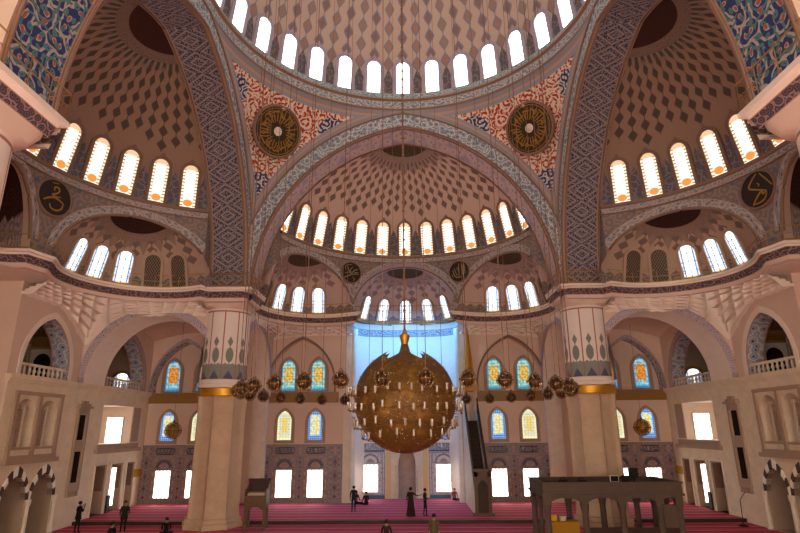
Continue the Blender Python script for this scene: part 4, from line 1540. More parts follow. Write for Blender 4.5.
# side walls
for sd in ('left', 'right'):
    fx = 1.0 if sd == 'left' else -1.0      # the pane faces the entrance, across the recess
    window('rect', 1.2, 1.85, MAT['g_clear'], MAT['white_plaster'], W(sd, 18.97, 22.65, 4.9), (-1, 0, 0), (0, 0, 1), 'bright window deep in the white recess of the %s wall' % sd, None, fw=0.08, dp=0.08, bars=(3, 4, MAT['white_bar'], 0.015))
    window('rect', 0.42, 2.6, MAT['g_clear'], MAT['white_plaster'], W(sd, 18.47, 22.0, 0.5), (-1, 0, 0), (0, 0, 1), 'narrow bright slit window in the middle doorway of the %s wall' % sd, None, fw=0.06, dp=0.07, bars=None)
    wall_window('far', -23.85 * fx, WALL - 0.03, 8.9, 1.4, 1.5, 'round', MAT['g_exedra'], MAT['gold'], 'round-headed stained window at the back of the %s corner gallery' % sd, None, fw=0.25, dp=0.12, bars=(3, 4, MAT['lead'], 0.02))
    # latticed screens in the double niche
    for s, nm in ((6.45, 'first'), (8.5, 'second')):
        root = empty('lattice_screen', W(sd, s, STONE_D + 0.25, 4.97))
        tag(root, 'pierced white lattice screen in the %s arched niche of the %s wall' % ('pier-side' if s > 8 else 'entrance-side', sd), 'screen')
        inv = Matrix.Translation(-Vector(W(sd, s, STONE_D + 0.25, 4.97)))
        m = MB()
        for a in range(5):
            q = s - 0.62 + a * 0.155
            P = [inv @ Vector(W(sd, x_, d_, z_)) for z_ in (4.98, 7.0) for d_ in (STONE_D + 0.22, STONE_D + 0.28) for x_ in (q, q + 0.05)]
            bb = len(m.v)
            for p in P: m.vert(p)
            for f in ((0, 2, 3, 1), (4, 5, 7, 6), (0, 1, 5, 4), (2, 6, 7, 3), (0, 4, 6, 2), (1, 3, 7, 5)): m.face([bb + i for i in f])
        for a in range(12):
            z = 5.05 + a * 0.16
            P = [inv @ Vector(W(sd, x_, d_, z_)) for z_ in (z, z + 0.05) for d_ in (STONE_D + 0.21, STONE_D + 0.27) for x_ in (s - 0.64, s + 0.05)]
            bb = len(m.v)
            for p in P: m.vert(p)
            for f in ((0, 2, 3, 1), (4, 5, 7, 6), (0, 1, 5, 4), (2, 6, 7, 3), (0, 4, 6, 2), (1, 3, 7, 5)): m.face([bb + i for i in f])
        m.build('lattice', MAT['frame'], root)
        m = MB()
        P = [inv @ Vector(W(sd, x_, d_, z_)) for z_ in (4.96, 7.2) for d_ in (STONE_D + 0.15, STONE_D + 0.3) for x_ in (s + 0.05, s + 0.2)]
        for p in P: m.vert(p)
        for f in ((0, 2, 3, 1), (4, 5, 7, 6), (0, 1, 5, 4), (2, 6, 7, 3), (0, 4, 6, 2), (1, 3, 7, 5)): m.face(f)
        m.build('post', MAT['stone_light'], root)
    # upper gallery end wall: gold board and dark doorway seen through the narrow arch
    ye = 12.57
    org = Vector(W(sd, ye, 25.0, 8.75))
    root = empty('gallery_doorway', org)
    tag(root, 'dark arched doorway under a gold board at the end of the %s gallery' % sd, 'doorway')
    def lp(m, hole, off, thick=0.05):
        tr = tessellate_polygon([[Vector((p[0], p[1], 0)) for p in hole]])
        b = len(m.v)
        for d_, z_ in hole: m.vert(Vector(W(sd, ye - off, d_, z_)) - org)
        for t in tr: m.face([b + i for i in t])
        for k in range(len(hole)):
            p_, q_ = hole[k], hole[(k + 1) % len(hole)]
            m.poly([Vector(W(sd, ye - off, *p_)) - org, Vector(W(sd, ye - off, *q_)) - org, Vector(W(sd, ye, *q_)) - org, Vector(W(sd, ye, *p_)) - org])
    m = MB(); lp(m, arch_outline(1.15, 10.3, 10.9, 8, 8.76, 24.95), 0.09); m.build('opening', MAT['unlit_dark'], root)  # dark sheet painted as the unlit doorway, no real hole
    m = MB(); lp(m, rect(24.1, 25.85, 8.76, 11.2), 0.06); m.build('surround', MAT['stone_light'], root)
    m = MB(); lp(m, rect(24.2, 25.85, 11.36, 11.8), 0.10); m.build('gold_board', MAT['gold_bright'], root)
    m = MB(); lp(m, rect(23.7, 26.7, 12.05, 12.25), 0.08)
    for k in range(9):
        c = 23.75 + k * 0.33
        lp(m, [(c, 12.25), (c + 0.25, 12.25), (c + 0.125, 12.62)], 0.08)
    m.build('crest', MAT['gold'], root)
    m = MB()
    for k in range(4): lp(m, rect(25.95 + k * 0.22, 26.05 + k * 0.22, 9.3, 11.6), 0.07)
    for k in range(10): lp(m, rect(25.95, 26.75, 9.4 + k * 0.23, 9.48 + k * 0.23), 0.09)
    m.build('lattice', MAT['stone'], root)

# ================================================================== PIERS
M = Mat('pier_painted_panels')
u, v = M.uv()
fx = u.fract() - 0.5
ax = fx.abs()
z = v
col = M.mix('#dccabb', '#e3d3c5', M.noise(M.vec(u, v), 2.0, 2))
# cypress: bulb and spear
bulb = (ax / 0.27).pow(2.0) + ((z - 1.55) / 0.48).abs().pow(2.0)
spear = ax / 0.20 + ((z - 2.42) / 0.36).abs()
stem = M.step(ax.inv(), 0.968, 0.01) * M.step(z.inv(), 1.0 - 2.5, 0.02)
cyp = M.step(bulb.inv(), 0.0, 0.1).max(M.step(spear.inv(), 0.0, 0.1)).max(stem)
col = M.mix(col, M.c('#7d7f72'), cyp)
base = M.step((z + (ax * 18.0).sin() * 0.04).inv(), 1.0 - 0.98, 0.03)
tri = M.step((z / 0.55 + ax * 2.6).inv(), 0.0, 0.08)
col = M.mix(col, M.mix(M.c('#83887c'), M.c('#5c5566'), tri), base)
col = M.mix(col, M.c('#a96a56'), M.step(ax, 0.455, 0.02))
col = M.mix(col, M.c('#a96a56'), M.step(z, 4.42, 0.03))
col = M.mix(col, M.c('#dccabb'), M.step(z, 4.52, 0.03))
M.out(col, 0.85)
MAT['pier_panel'] = M.m

PC = 12.2
def pier(sx, sy, nm):
    cx, cy = sx * PC, YC + sy * PC
    root = empty('pier', (cx, cy, 0))
    struct(root, 'massive round pier with painted cypress panels and gold band, %s corner' % nm, 'pier')
    m = MB()
    n = 48
    def rad(a, R):
        # octagon with slim colonnettes on its corners
        k = (a % (pi / 4)) - pi / 8
        r = R * cos(pi / 8) / cos(k)
        r += 0.13 * math.exp(-((abs(k) - pi / 8) / 0.07) ** 2)
        return r
    prof = [(1.78, 0), (1.78, 0.28), (1.66, 0.34), (1.66, 0.55), (1.54, 0.62), (1.5, 0.9), (1.45, 7.0), (1.5, 7.4), (1.5, 7.85)]
    N = 96
    def fn(i, j):
        a = 2 * pi * i / N
        R, z = prof[j]
        r = rad(a, R)
        return ((r * cos(a), r * sin(a), z), (i / N, z))
    m.grid(fn, N, len(prof) - 1)
    m.build('shaft', MAT['pier_stone'], root, smooth=True)
    m = MB(); m.lathe([(1.56, 7.85), (1.60, 7.9), (1.60, 8.36), (1.56, 8.4)], 40); m.build('gold_band', MAT['gold_bright'], root, smooth=True)
    m = MB(); m.lathe([(1.62, 8.4), (1.66, 8.45), (1.66, 8.62), (1.56, 8.7), (1.56, 8.9), (1.48, 8.95)], 40); m.build('moulding', MAT['white_plaster'], root, smooth=True)
    m = MB()
    n = 48
    prof = [(1.45, 8.95 + 4.7 * k / 4) for k in range(5)]
    b = 0
    for k, (r, z) in enumerate(prof):
        for i in range(n + 1):
            w = 2 * pi * i / n
            m.vert((r * cos(w), r * sin(w), z), (10.0 * i / n + 0.25, z - 8.95))
    for k in range(4):
        for i in range(n):
            a = k * (n + 1) + i
            m.face((a, a + 1, a + n + 2, a + n + 1))
    m.build('painted_drum', MAT['pier_panel'], root, smooth='all')
    # capital: round to square, then the patterned cornice
    m = MB()
    def sq(a, R, f):
        c, s = cos(a), sin(a)
        e = 2 + 10 * f
        return R / (abs(c) ** e + abs(s) ** e) ** (1 / e)
    prof = [(1.45, 13.6, 0.0), (1.5, 13.75, 0.2), (1.55, 14.1, 0.9), (1.58, 14.3, 1.0)]
    def fc(i, j):
        a = 2 * pi * i / 64
        R, z, f = prof[j]
        r = sq(a, R, f)
        return ((r * cos(a), r * sin(a), z), (i / 8, z))
    m.grid(fc, 64, len(prof) - 1)
    m.build('capital', MAT['plaster'], root, smooth=True)
    m = MB()
    P = [(1.58, 14.25), (1.72, 14.65), (1.76, 14.72), (1.92, 14.76), (1.92, 14.95), (0.0, 14.95)]
    for k in range(len(P) - 1):
        (r1, z1), (r2, z2) = P[k], P[k + 1]
        for q in range(4):
            ang = pi / 2 * q
            def rot(x, y): return (x * cos(ang) - y * sin(ang), x * sin(ang) + y * cos(ang))
            c4 = [(*rot(-r1, -r1), z1), (*rot(r1, -r1), z1), (*rot(r2, -r2), z2), (*rot(-r2, -r2), z2)]
            m.poly(c4, 0 if k == 0 else 1, [(0, 0), (3.4, 0), (3.4, 1), (0, 1)])
    m.build('cornice', [MAT['band_dark'], MAT['white_plaster']], root)
    m = MB()
    for q in (-1.86, 1.86):
        for z, r in ((15.9, 0.025), (15.45, 0.015)):
            m.tube([(q, -1.86, z), (q, 1.86, z)], r, 5); m.tube([(-1.86, q, z), (1.86, q, z)], r, 5)
        for k in range(5):
            t = -1.86 + 3.72 * k / 4
            m.tube([(q, t, 14.95), (q, t, 15.9)], 0.016, 5); m.tube([(t, q, 14.95), (t, q, 15.9)], 0.016, 5)
    m.build('railing', MAT['brass'], root)
    # masonry above the cornice, up to the springing of the pendentive
    m = MB()
    m.box(-1.42, 1.42, -1.42, 1.42, 14.9, 20.5)
    m.build('upper_masonry', MAT['plaster'], root)
for sx, sy, nm in ((-1, 1, 'far left'), (1, 1, 'far right'), (-1, -1, 'near left'), (1, -1, 'near right')):
    pier(sx, sy, nm)

# ================================================================== ROUNDELS
M = Mat('roundel_ground')
M.out(M.mix('#1f130c', '#2b1a10', M.onoise(6)), 0.5)
MAT['roundel'] = M.m
MAT['roundel_olive'] = flat('roundel_olive', '#33270f', 0.5, var=0.2, vscale=5)

def roundel(loc, normal, up, R, strokes, label, rimmat, discmat, strokemat, boss=False, group=None):
    y = Vector(normal).normalized()
    z = Vector(up); z = (z - y * z.dot(y)).normalized()
    x = y.cross(z)
    mt = Matrix((x, y, z)).transposed().to_4x4(); mt.translation = Vector(loc)
    root = empty('calligraphy_roundel')
    root.matrix_world = mt
    tag(root, label, 'roundel', group)
    m = MB()
    n = 48
    def T(p): return (p[0], p[2], p[1])
    m.lathe([(0.0, 0.06), (R * 0.93, 0.06), (R * 0.93, -0.05)], n, T=T)
    m.build('disc', discmat, root, smooth=True)
    m = MB()
    m.lathe([(R * 0.92, 0.05), (R * 0.94, 0.12), (R * 0.99, 0.12), (R * 1.02, 0.05), (R * 1.02, -0.08)], n, T=T)
    m.build('rim', rimmat, root, smooth=True)
    m = MB()
    for pts, wd in strokes:
        pts = [Vector(p) for p in pts]
        # smooth the polyline
        for _ in range(2):
            q = [pts[0]]
            for a, b in zip(pts, pts[1:]):
                q += [a * 0.75 + b * 0.25, a * 0.25 + b * 0.75]
            q.append(pts[-1]); pts = q
        N = len(pts)
        rows = []
        for k, p in enumerate(pts):
            t = (pts[min(k + 1, N - 1)] - pts[max(k - 1, 0)])
            if t.length < 1e-6: t = Vector((1, 0))
            t.normalize()
            nn = Vector((-t.y, t.x))
            f = k / (N - 1)
            w = wd * (0.35 + 0.65 * sin(pi * min(1, max(0, 0.12 + 0.8 * f)))) * R
            rows.append((m.vert(((p + nn * w)[0] * R if False else p.x * R + nn.x * w, 0.085, p.y * R + nn.y * w)), m.vert((p.x * R - nn.x * w, 0.085, p.y * R - nn.y * w))))
        for a, b in zip(rows, rows[1:]): m.face((a[0], b[0], b[1], a[1]))
    m.build('calligraphy', strokemat, root)
    if boss:
        m = MB(); m.lathe([(0.0, 0.16), (R * 0.12, 0.14), (R * 0.17, 0.06)], 20, T=T); m.build('boss', MAT['stone_light'], root, smooth=True)
    return root

# four large pendentive roundels (the two far ones are in view)
rng = random.Random(3)
def radial_strokes():
    out = []
    for k in range(26):
        a = 2 * pi * k / 26
        r1, r2 = 0.30 + rng.random() * 0.1, 0.70 + rng.random() * 0.14
        b = a + rng.uniform(-0.12, 0.2)
        out.append(([(r1 * cos(a), r1 * sin(a)), ((r1 + r2) / 2 * cos(a + 0.06), (r1 + r2) / 2 * sin(a + 0.06)), (r2 * cos(b), r2 * sin(b))], 0.022))
        if k % 2 == 0:
            rr = 0.45 + 0.3 * rng.random()
            out.append(([(rr * cos(a + q * 0.11), rr * sin(a + q * 0.11) * (1 + 0.1 * (q % 2))) for q in range(5)], 0.028))
        if k % 3 == 0:
            rr = 0.62; out.append(([(rr * cos(a), rr * sin(a)), ((rr + 0.1) * cos(a + 0.1), (rr + 0.1) * sin(a + 0.1)), (rr * cos(a + 0.2), rr * sin(a + 0.2)), ((rr - 0.1) * cos(a + 0.1), (rr - 0.1) * sin(a + 0.1)), (rr * cos(a), rr * sin(a))], 0.02))
    out.append(([(0.86 * cos(2 * pi * q / 40), 0.86 * sin(2 * pi * q / 40)) for q in range(41)], 0.015))
    return out
MAT['calli'] = flat('calligraphy_gold', '#9a6d22', 0.4, 0.4)
MAT['calli_dull'] = flat('calligraphy_dull_gold', '#8a7348', 0.5, 0.2)
for sx, nm in ((-1, 'left'), (1, 'right')):
    c = Vector((sx * 9.0, YC + 9.0, 25.35))
    nrm = Vector((-sx * 1.0, -1.0, -0.62))
    # push the disc onto the pendentive surface
    psi = pi / 4
    rb = D0 / cos(psi); zb = zext(D0); Ln = hypot(rb - 10.8, 28.5 - zb)
    f = 0.68
    r = rb + (10.8 - rb) * f + 0.5 * sin(pi * f) - 0.25
    zc = zb + (28.5 - zb) * f
    pt = (sx * r * sin(psi), YC + r * cos(psi), zc)
    roundel(pt, (-sx, -1, -0.55), (0, 0, 1), 1.82, radial_strokes(), 'large dark roundel of ring-shaped gold calligraphy on the %s red pendentive' % nm,
            MAT['brown_trim'], MAT['roundel_olive'], MAT['calli'], boss=True)

# spandrel roundels
ST = {
 ('far', -1): [([(-0.7, -0.55), (-0.2, -0.3), (0.1, -0.15), (0.75, -0.1)], 0.05), ([(-0.35, 0.55), (-0.2, 0.1), (0.0, -0.2), (-0.1, 0.3), (0.15, 0.5)], 0.04), ([(0.05, -0.1), (0.3, 0.25), (0.65, 0.35)], 0.05),
               ([(-0.5, 0.2), (-0.6, 0.5), (-0.3, 0.7), (0.1, 0.75)], 0.03), ([(0.1, -0.4), (0.4, -0.6), (0.2, -0.75)], 0.03), ([(0.3, 0.0), (0.5, 0.05), (0.7, 0.0)], 0.05), ([(-0.6, -0.1), (-0.3, -0.05), (-0.1, 0.1)], 0.03)],
 ('far', 1): [([(0.0, 0.75), (0.0, -0.5)], 0.04), ([(0.28, 0.7), (0.4, -0.45)], 0.045), ([(0.5, 0.6), (0.62, -0.3)], 0.04), ([(-0.6, 0.2), (-0.45, -0.4), (-0.1, -0.6), (0.3, -0.5)], 0.05),
              ([(-0.45, 0.35), (-0.3, -0.1), (-0.15, -0.4)], 0.035), ([(-0.2, 0.4), (-0.1, 0.1)], 0.03), ([(-0.7, -0.2), (-0.55, -0.55)], 0.03)],
 ('left', 1): [([(-0.62, -0.32), (-0.4, -0.15), (-0.1, 0.0), (0.25, -0.05), (0.55, -0.2)], 0.055), ([(-0.1, 0.35), (-0.15, 0.55), (0.1, 0.6), (0.2, 0.4), (0.0, 0.2), (-0.25, 0.1), (0.05, 0.05), (0.3, 0.12)], 0.05),
               ([(-0.25, -0.4), (-0.2, -0.62), (0.15, -0.68), (0.45, -0.5), (0.5, -0.2), (0.42, -0.1)], 0.05), ([(-0.3, 0.72), (0.1, 0.8)], 0.025)],
 ('right', 1): [([(0.12, 0.82), (-0.15, 0.6), (-0.5, 0.22), (-0.1, 0.02), (0.5, -0.25)], 0.05), ([(0.28, 0.78), (0.6, 0.3), (0.85, -0.1)], 0.04), ([(0.5, -0.25), (0.25, -0.4), (0.3, -0.15), (0.1, -0.25), (-0.25, -0.6), (-0.35, -0.78)], 0.055),
                ([(-0.3, -0.72), (0.1, -0.75), (0.4, -0.6), (0.5, -0.3)], 0.045), ([(0.05, 0.3), (0.2, 0.2), (0.1, 0.1)], 0.03)],
}
def spandrel_roundel(side, sg, key, label, sm, dm):
    ph = sg * radians(28.0 if side == 'far' else 17.2)
    r = SR - 0.12
    loc = Vector(W(side, r * sin(ph), SD + r * cos(ph), 18.25))
    nrm = Vector(W(side, 0, SD, 0)) - Vector(W(side, sin(ph), SD + cos(ph), 0))
    st = ST[key]
    y = nrm.normalized(); x = y.cross(Vector((0, 0, 1)))
    # strokes are drawn as seen from the hall: +x to the viewer's right
    right = -x
    st2 = [([(-a, b) for a, b in p], w) for p, w in st]
    roundel(loc, nrm, (0, 0, 1), 0.92 if side == 'far' else 1.08, st2, label, MAT['brown_trim'], dm, sm)
spandrel_roundel('far', -1, ('far', -1), 'dark calligraphy roundel between the half-domes, left of the mihrab axis', MAT['calli_dull'], MAT['roundel'])
spandrel_roundel('far', 1, ('far', 1), 'dark calligraphy roundel with tall upright strokes, right of the mihrab axis', MAT['calli_dull'], MAT['roundel'])
spandrel_roundel('left', 1, ('left', 1), 'dark roundel with looped gold calligraphy on the left spandrel', MAT['calli'], MAT['roundel'])
spandrel_roundel('right', 1, ('right', 1), 'dark roundel with angular gold calligraphy on the right spandrel', MAT['calli'], MAT['roundel'])

# ================================================================== TILED DADO
def tile_panel(parent, x0, x1, z0, z1, y, field, frame, depth=0.05, kind='rect', name='tile_panel'):
    m = MB()
    cx, cz = (x0 + x1) / 2, (z0 + z1) / 2
    b = 0.07
    def ring_(a, c):
        for k in range(4):
            j = (k + 1) % 4
            m.poly([(a[k][0], a[k][2], a[k][1]), (a[j][0], a[j][2], a[j][1]), (c[j][0], c[j][2], c[j][1]), (c[k][0], c[k][2], c[k][1])], 1,
                   [(a[k][0] - cx, a[k][1] - cz), (a[j][0] - cx, a[j][1] - cz), (c[j][0] - cx, c[j][1] - cz), (c[k][0] - cx, c[k][1] - cz)])
    def rc(g, yy): return [(x0 + g, z0 + g, yy), (x1 - g, z0 + g, yy), (x1 - g, z1 - g, yy), (x0 + g, z1 - g, yy)]
    o0, o1, i1, i2 = rc(0.012, y), rc(0.012, y - depth), rc(b, y - depth), rc(b, y - depth * 0.45)
    ring_(o0, o1); ring_(o1, i1); ring_(i1, i2)
    m.poly([(p[0], p[2], p[1]) for p in i2], 0, [(p[0] - cx, p[1] - cz) for p in i2])
    return m.build(name, [field, frame], parent)

def shape_panel(parent, pts, y, mat, depth=0.05, name='tile_shape', uvc=None):
    m = MB()
    cx = sum(p[0] for p in pts) / len(pts); cz = sum(p[1] for p in pts) / len(pts)
    zmin, zmax = min(p[1] for p in pts), max(p[1] for p in pts)
    tr = tessellate_polygon([[Vector((p[0], p[1], 0)) for p in pts]])
    for p in pts: m.vert((p[0], y - depth, p[1]), (p[0], (p[1] - zmin) / (zmax - zmin)) if uvc else (p[0] - cx, p[1] - cz))
    for t in tr: m.face(t)
    N = len(pts)
    for k in range(N):
        a, b = pts[k], pts[(k + 1) % N]
        m.poly([(a[0], y - depth, a[1]), (b[0], y - depth, b[1]), (b[0], y + 0.01, b[1]), (a[0], y + 0.01, a[1])])
    return m.build(name, mat, parent)

def oval(cx, cz, a, b, n=16, e=3.0):
    out = []
    for i in range(n):
        w = 2 * pi * i / n
        c, s = cos(w), sin(w)
        out.append((cx + a * math.copysign(abs(c) ** (2 / e), c), cz + b * math.copysign(abs(s) ** (2 / e), s)))
    return out

YT = YC + WALL
def dado(sg, cols, x_lo, x_hi, nm, where):
    """cols: list of ('win',cx) or ('strip',cx,w)"""
    a, b = sorted((sg * x_lo, sg * x_hi))
    m = MB()
    m.box(a, b, YT - 0.06, YT, PZ, 4.6)
    m.box(a, b, YT - 0.12, YT, PZ, PZ + 0.22)
    m.box(a, b, YT - 0.10, YT, 4.5, 4.62)
    o = m.build('wall_tile_dado', MAT['tile_frame'])
    struct(o, 'tiled dado of mauve panels and dark cartouches, %s' % where, 'tile wall')
    y = YT - 0.055
    for c in cols:
        if c[0] == 'win':
            cx = sg * c[1]; w = 0.98
            tile_panel(o, cx - w, cx + w, 3.78, 4.5, y, MAT['tile_field'], MAT['tile_frame'])
            shape_panel(o, oval(cx, 4.14, 0.85, 0.27), y - 0.015, MAT['inscription_dark'], 0.05, 'cartouche', True)
            tile_panel(o, cx - w, cx + w, 2.72, 3.76, y, MAT['tile_field2'], MAT['tile_frame'])
            shape_panel(o, arch_outline(1.6, 2.95, 3.62, 8, 2.8, cx), y - 0.01, MAT['tile_frame'], 0.04, 'lunette_border')
            shape_panel(o, arch_outline(1.3, 2.95, 3.5, 8, 2.82, cx), y - 0.02, MAT['tile_medal'], 0.04, 'lunette')
            shape_panel(o, arch_outline(0.8, 2.92, 3.25, 8, 2.84, cx), y - 0.03, MAT['tile_field2'], 0.04, 'lunette_heart')
            for q in (-1, 1):
                tile_panel(o, cx + q * (w + 0.70) / 2 - (w - 0.70) / 2, cx + q * (w + 0.70) / 2 + (w - 0.70) / 2, PZ + 0.24, 2.70, y, MAT['tile_field2'], MAT['tile_frame'], 0.04)
            tile_panel(o, cx - 0.69, cx + 0.69, PZ + 0.24, 0.55, y, MAT['tile_skirt'], MAT['tile_frame'], 0.04)
        else:
            cx = sg * c[1]; w = c[2] / 2
            rows = [(3.78, 4.5), (2.72, 3.76), (1.75, 2.70), (0.95, 1.73), (PZ + 0.24, 0.93)]
            for z0, z1 in rows:
                tile_panel(o, cx - w, cx + w, z0, z1, y, MAT['tile_field'], MAT['tile_frame'])
                zc = (z0 + z1) / 2; h = min(0.3, (z1 - z0) * 0.36)
                shape_panel(o, [(cx - w * 0.55, zc), (cx - w * 0.2, zc - h * 0.5), (cx, zc - h), (cx + w * 0.2, zc - h * 0.5), (cx + w * 0.55, zc), (cx + w * 0.2, zc + h * 0.5), (cx, zc + h), (cx - w * 0.2, zc + h * 0.5)],
                            y - 0.01, MAT['tile_medal'] if z0 < 3 else MAT['tile_field2'], 0.04, 'medallion')
for sg, nm in ((-1, 'left'), (1, 'right')):
    dado(sg, [('strip', 5.75, 0.9), ('win', 7.32), ('strip', 8.57, 0.46), ('win', 9.82), ('strip', 11.2, 0.7)], 5.16, 11.64, nm, 'just %s of the apse' % nm)
    dado(sg, [('strip', 13.7, 0.9), ('strip', 15.1, 1.5), ('win', 17.0), ('strip', 18.25, 0.46), ('win', 19.5), ('strip', 20.95, 0.8)], 13.21, 21.45, nm, 'in the %s corner bay' % nm)

# ================================================================== APSE TILES AND MIHRAB
YA = YC + WALL + AB
for sg, nm in ((-1, 'left'), (1, 'right')):
    m = MB()
    a, b = sorted((sg * 1.87, sg * 4.35))
    yb = YA - 0.5
    m.box(a, b, yb, yb + 0.5, PZ, 4.75)
    o = m.build('wall_apse_tiles', MAT['tile_apse'])
    struct(o, 'pale tiled wall panel in the apse, %s of the mihrab' % nm, 'tile wall')
    m = MB(); m.box(a, b, yb - 0.05, yb, PZ, PZ + 0.28); m.build('blue_skirting', MAT['tile_skirt'], o)
    shape_panel(o, rect(a, b, 3.9, 4.7), yb, MAT['inscription_blue'], 0.05, 'inscription_band', True)
    cx = sg * 3.1
    tile_panel(o, cx - 0.95, cx + 0.95, 2.95, 3.86, yb, MAT['tile_apse'], MAT['tile_frame'])
    shape_panel(o, arch_outline(1.5, 3.1, 3.75, 8, 3.0, cx), yb - 0.02, MAT['tile_frame'], 0.04, 'lunette_border')
    shape_panel(o, arch_outline(1.15, 3.1, 3.6, 8, 3.02, cx), yb - 0.03, MAT['tile_apse'], 0.04, 'lunette')
    shape_panel(o, arch_outline(0.6, 3.1, 3.35, 8, 3.04, cx), yb - 0.04, MAT['tile_field2'], 0.04, 'lunette_heart')
    for q in (-1, 1):
        x0 = cx + q * 0.98
        tile_panel(o, min(x0, x0 + q * 0.28), max(x0, x0 + q * 0.28), PZ + 0.3, 3.86, yb, MAT['tile_apse'], MAT['tile_frame'])

root = empty('mihrab', (0, YA, PZ))
tag(root, 'pale marble mihrab niche with pointed hood and gilt pilasters in the apse', 'mihrab')
m = MB()
yf = -0.62
hole = arch_outline(1.45, 2.6, 4.4, 12, 0.0, 0.0)
outer = rect(-1.85, 1.85, -0.0, 6.6)
hole2 = [(p[0], max(p[1], 0.02)) for p in hole]
tr = tessellate_polygon([[Vector((p[0], p[1], 0)) for p in q] for q in (outer, hole2)])
for p in outer + hole2: m.vert((p[0], yf, p[1]), (p[0], p[1]))
for t in tr: m.face(t)
for sgn in (-1, 1):
    m.poly([(sgn * 1.85, yf, 0), (sgn * 1.85, 0, 0), (sgn * 1.85, 0, 6.6), (sgn * 1.85, yf, 6.6)])
m.poly([(-1.85, yf, 6.6), (1.85, yf, 6.6), (1.85, 0, 6.6), (-1.85, 0, 6.6)])
m.build('surround', MAT['stone_light'], root)
m = MB()
def fni(i, j):
    w = pi * i / 16
    z = 0.02 + 4.4 * j / 14
    zz = z
    if z < 2.6: h = 0.72
    else:
        rise = 1.8; e = (rise * rise - 0.725 ** 2) / 1.45; r_ = 0.725 + e
        h = max(0.0, sqrt(max(0, r_ * r_ - (z - 2.6) ** 2)) - e)
    return ((-h * cos(w), yf + 0.02 + 0.55 * (h / 0.72) * sin(w), z), (w * 1.2, z))
m.grid(fni, 16, 14, 0)
m.build('niche', flat('mihrab_niche_marble', '#a58e7c', 0.6, var=0.15, vscale=3), root, smooth='all')
gilt = flat('mihrab_gilt_marble', '#d0b27c', 0.5, 0.1)
for sgn in (-1, 1):
    m = MB()
    m.box(sgn * 1.55 - 0.2, sgn * 1.55 + 0.2, yf - 0.10, yf - 0.003, 0, 6.3)
    m.build('pilaster', gilt, root)
for sgn in (-1, 1):
    m = MB()
    m.lathe([(0.11, 0), (0.11, 0.2), (0.075, 0.3), (0.075, 2.4), (0.12, 2.6)], 12, (sgn * 0.9, yf - 0.08, 0))
    m.build('colonnette', MAT['stone_light'], root, smooth=True)
# hood: a tall tapering crown of pointed steps over the niche
m = MB()
m.box(-1.95, 1.95, yf - 0.16, 0, 6.3, 6.7)
for k in range(7):
    c = -1.62 + k * 0.54
    m.poly([(c - 0.24, yf - 0.05, 6.7), (c + 0.24, yf - 0.05, 6.7), (c, yf - 0.05, 7.3)])
m.build('crest', flat('mihrab_crest', '#cbb287', 0.5), root)

# ================================================================== CHANDELIERS
MAT['bronze'] = None
M = Mat('pierced_bronze')
u, v = M.uv()
x, y, z = M.obj()
pv = M.noise(M.vec(x, y, z), 22.0, 3)
n2 = M.noise(M.vec(x, y, z), 1.6, 2)
col = M.mix('#4a3014', '#7d5726', M.step(pv, 0.5, 0.35))
col = M.mix(col, M.c('#a8742c'), M.step(n2, 0.62, 0.2) * 0.5)
M.out(col, 0.58, 0.35)
MAT['bronze'] = M.m
MAT['gilt'] = flat('gilt_brass', '#a8782c', 0.4, 0.6, var=0.15, vscale=5)
MAT['bronze_dark'] = flat('dark_bronze', '#3a2412', 0.45, 0.4, var=0.3, vscale=12)
M = Mat('lamp_glass')
M.out('#d9c8ac', 0.1, 0.0, 0.6)
M.b.inputs['Transmission Weight'].default_value = 0.6
MAT['lamp_glass'] = M.m
MAT['crystal'] = flat('crystal_drop', '#c2a67c', 0.2, 0.2, spec=0.7)
MAT['chain'] = flat('chain_bronze', '#7a5844', 0.6, 0.2)

CZ, CRAD = 7.0, 2.25
root = empty('great_chandelier', (0, YC, CZ))
tag(root, 'huge pierced bronze globe chandelier ringed with glass lamps under the central dome', 'chandelier')
m = MB()
N = 96
def fsh(i, j):
    a = 2 * pi * i / N
    q = (a * 6 / (2 * pi) + 0.5) % 1.0
    tip = 1 - abs(q - 0.5) * 2
    rim = radians(40 - 21 * tip ** 1.3)
    t = rim + (pi - rim) * j / 40
    fl = 0.05 * (tip ** 2) * max(0, 1 - j / 3)
    r = CRAD * sin(t) + fl
    zz = CRAD * cos(t) + fl * 0.8
    return ((r * sin(a), -r * cos(a), zz), (i / N, j / 40))
m.grid(fsh, N, 40)
shell = m.build('shell', MAT['bronze'], root, smooth='all')
m = MB()
m.lathe([(1.35, 1.45), (0.9, 1.62), (0.5, 1.85), (0.25, 2.15), (0.16, 2.5)], 36)
m.build('inner_crown', MAT['bronze'], root, smooth=True)
m = MB()
m.lathe([(0.10, 1.9), (0.13, 2.3), (0.15, 2.5), (0.24, 2.85), (0.24, 2.92), (0.12, 3.0), (0.06, 3.2)], 20)
m.build('stem', MAT['gilt'], root, smooth=True)
m = MB()
m.tube([(0, 0, 3.2), (0, 0, 34.6)], 0.045, 8)
for k in range(60):
    m.lathe([(0.045, 0), (0.085, 0.08), (0.045, 0.16)], 6, (0, 0, 3.5 + 0.5 * k))
m.build('chain', MAT['chain'], root)
for z0, rr in ((0.32, 0.02), (-0.35, -0.0), (-1.0, 0.0)):
    m = MB()
    r_ = sqrt(CRAD ** 2 - z0 ** 2) + 0.04
    m.tube([(r_ * cos(2 * pi * k / 48), r_ * sin(2 * pi * k / 48), z0) for k in range(49)], 0.025, 6)
    m.build('hoop', MAT['bronze'], root, smooth='all')
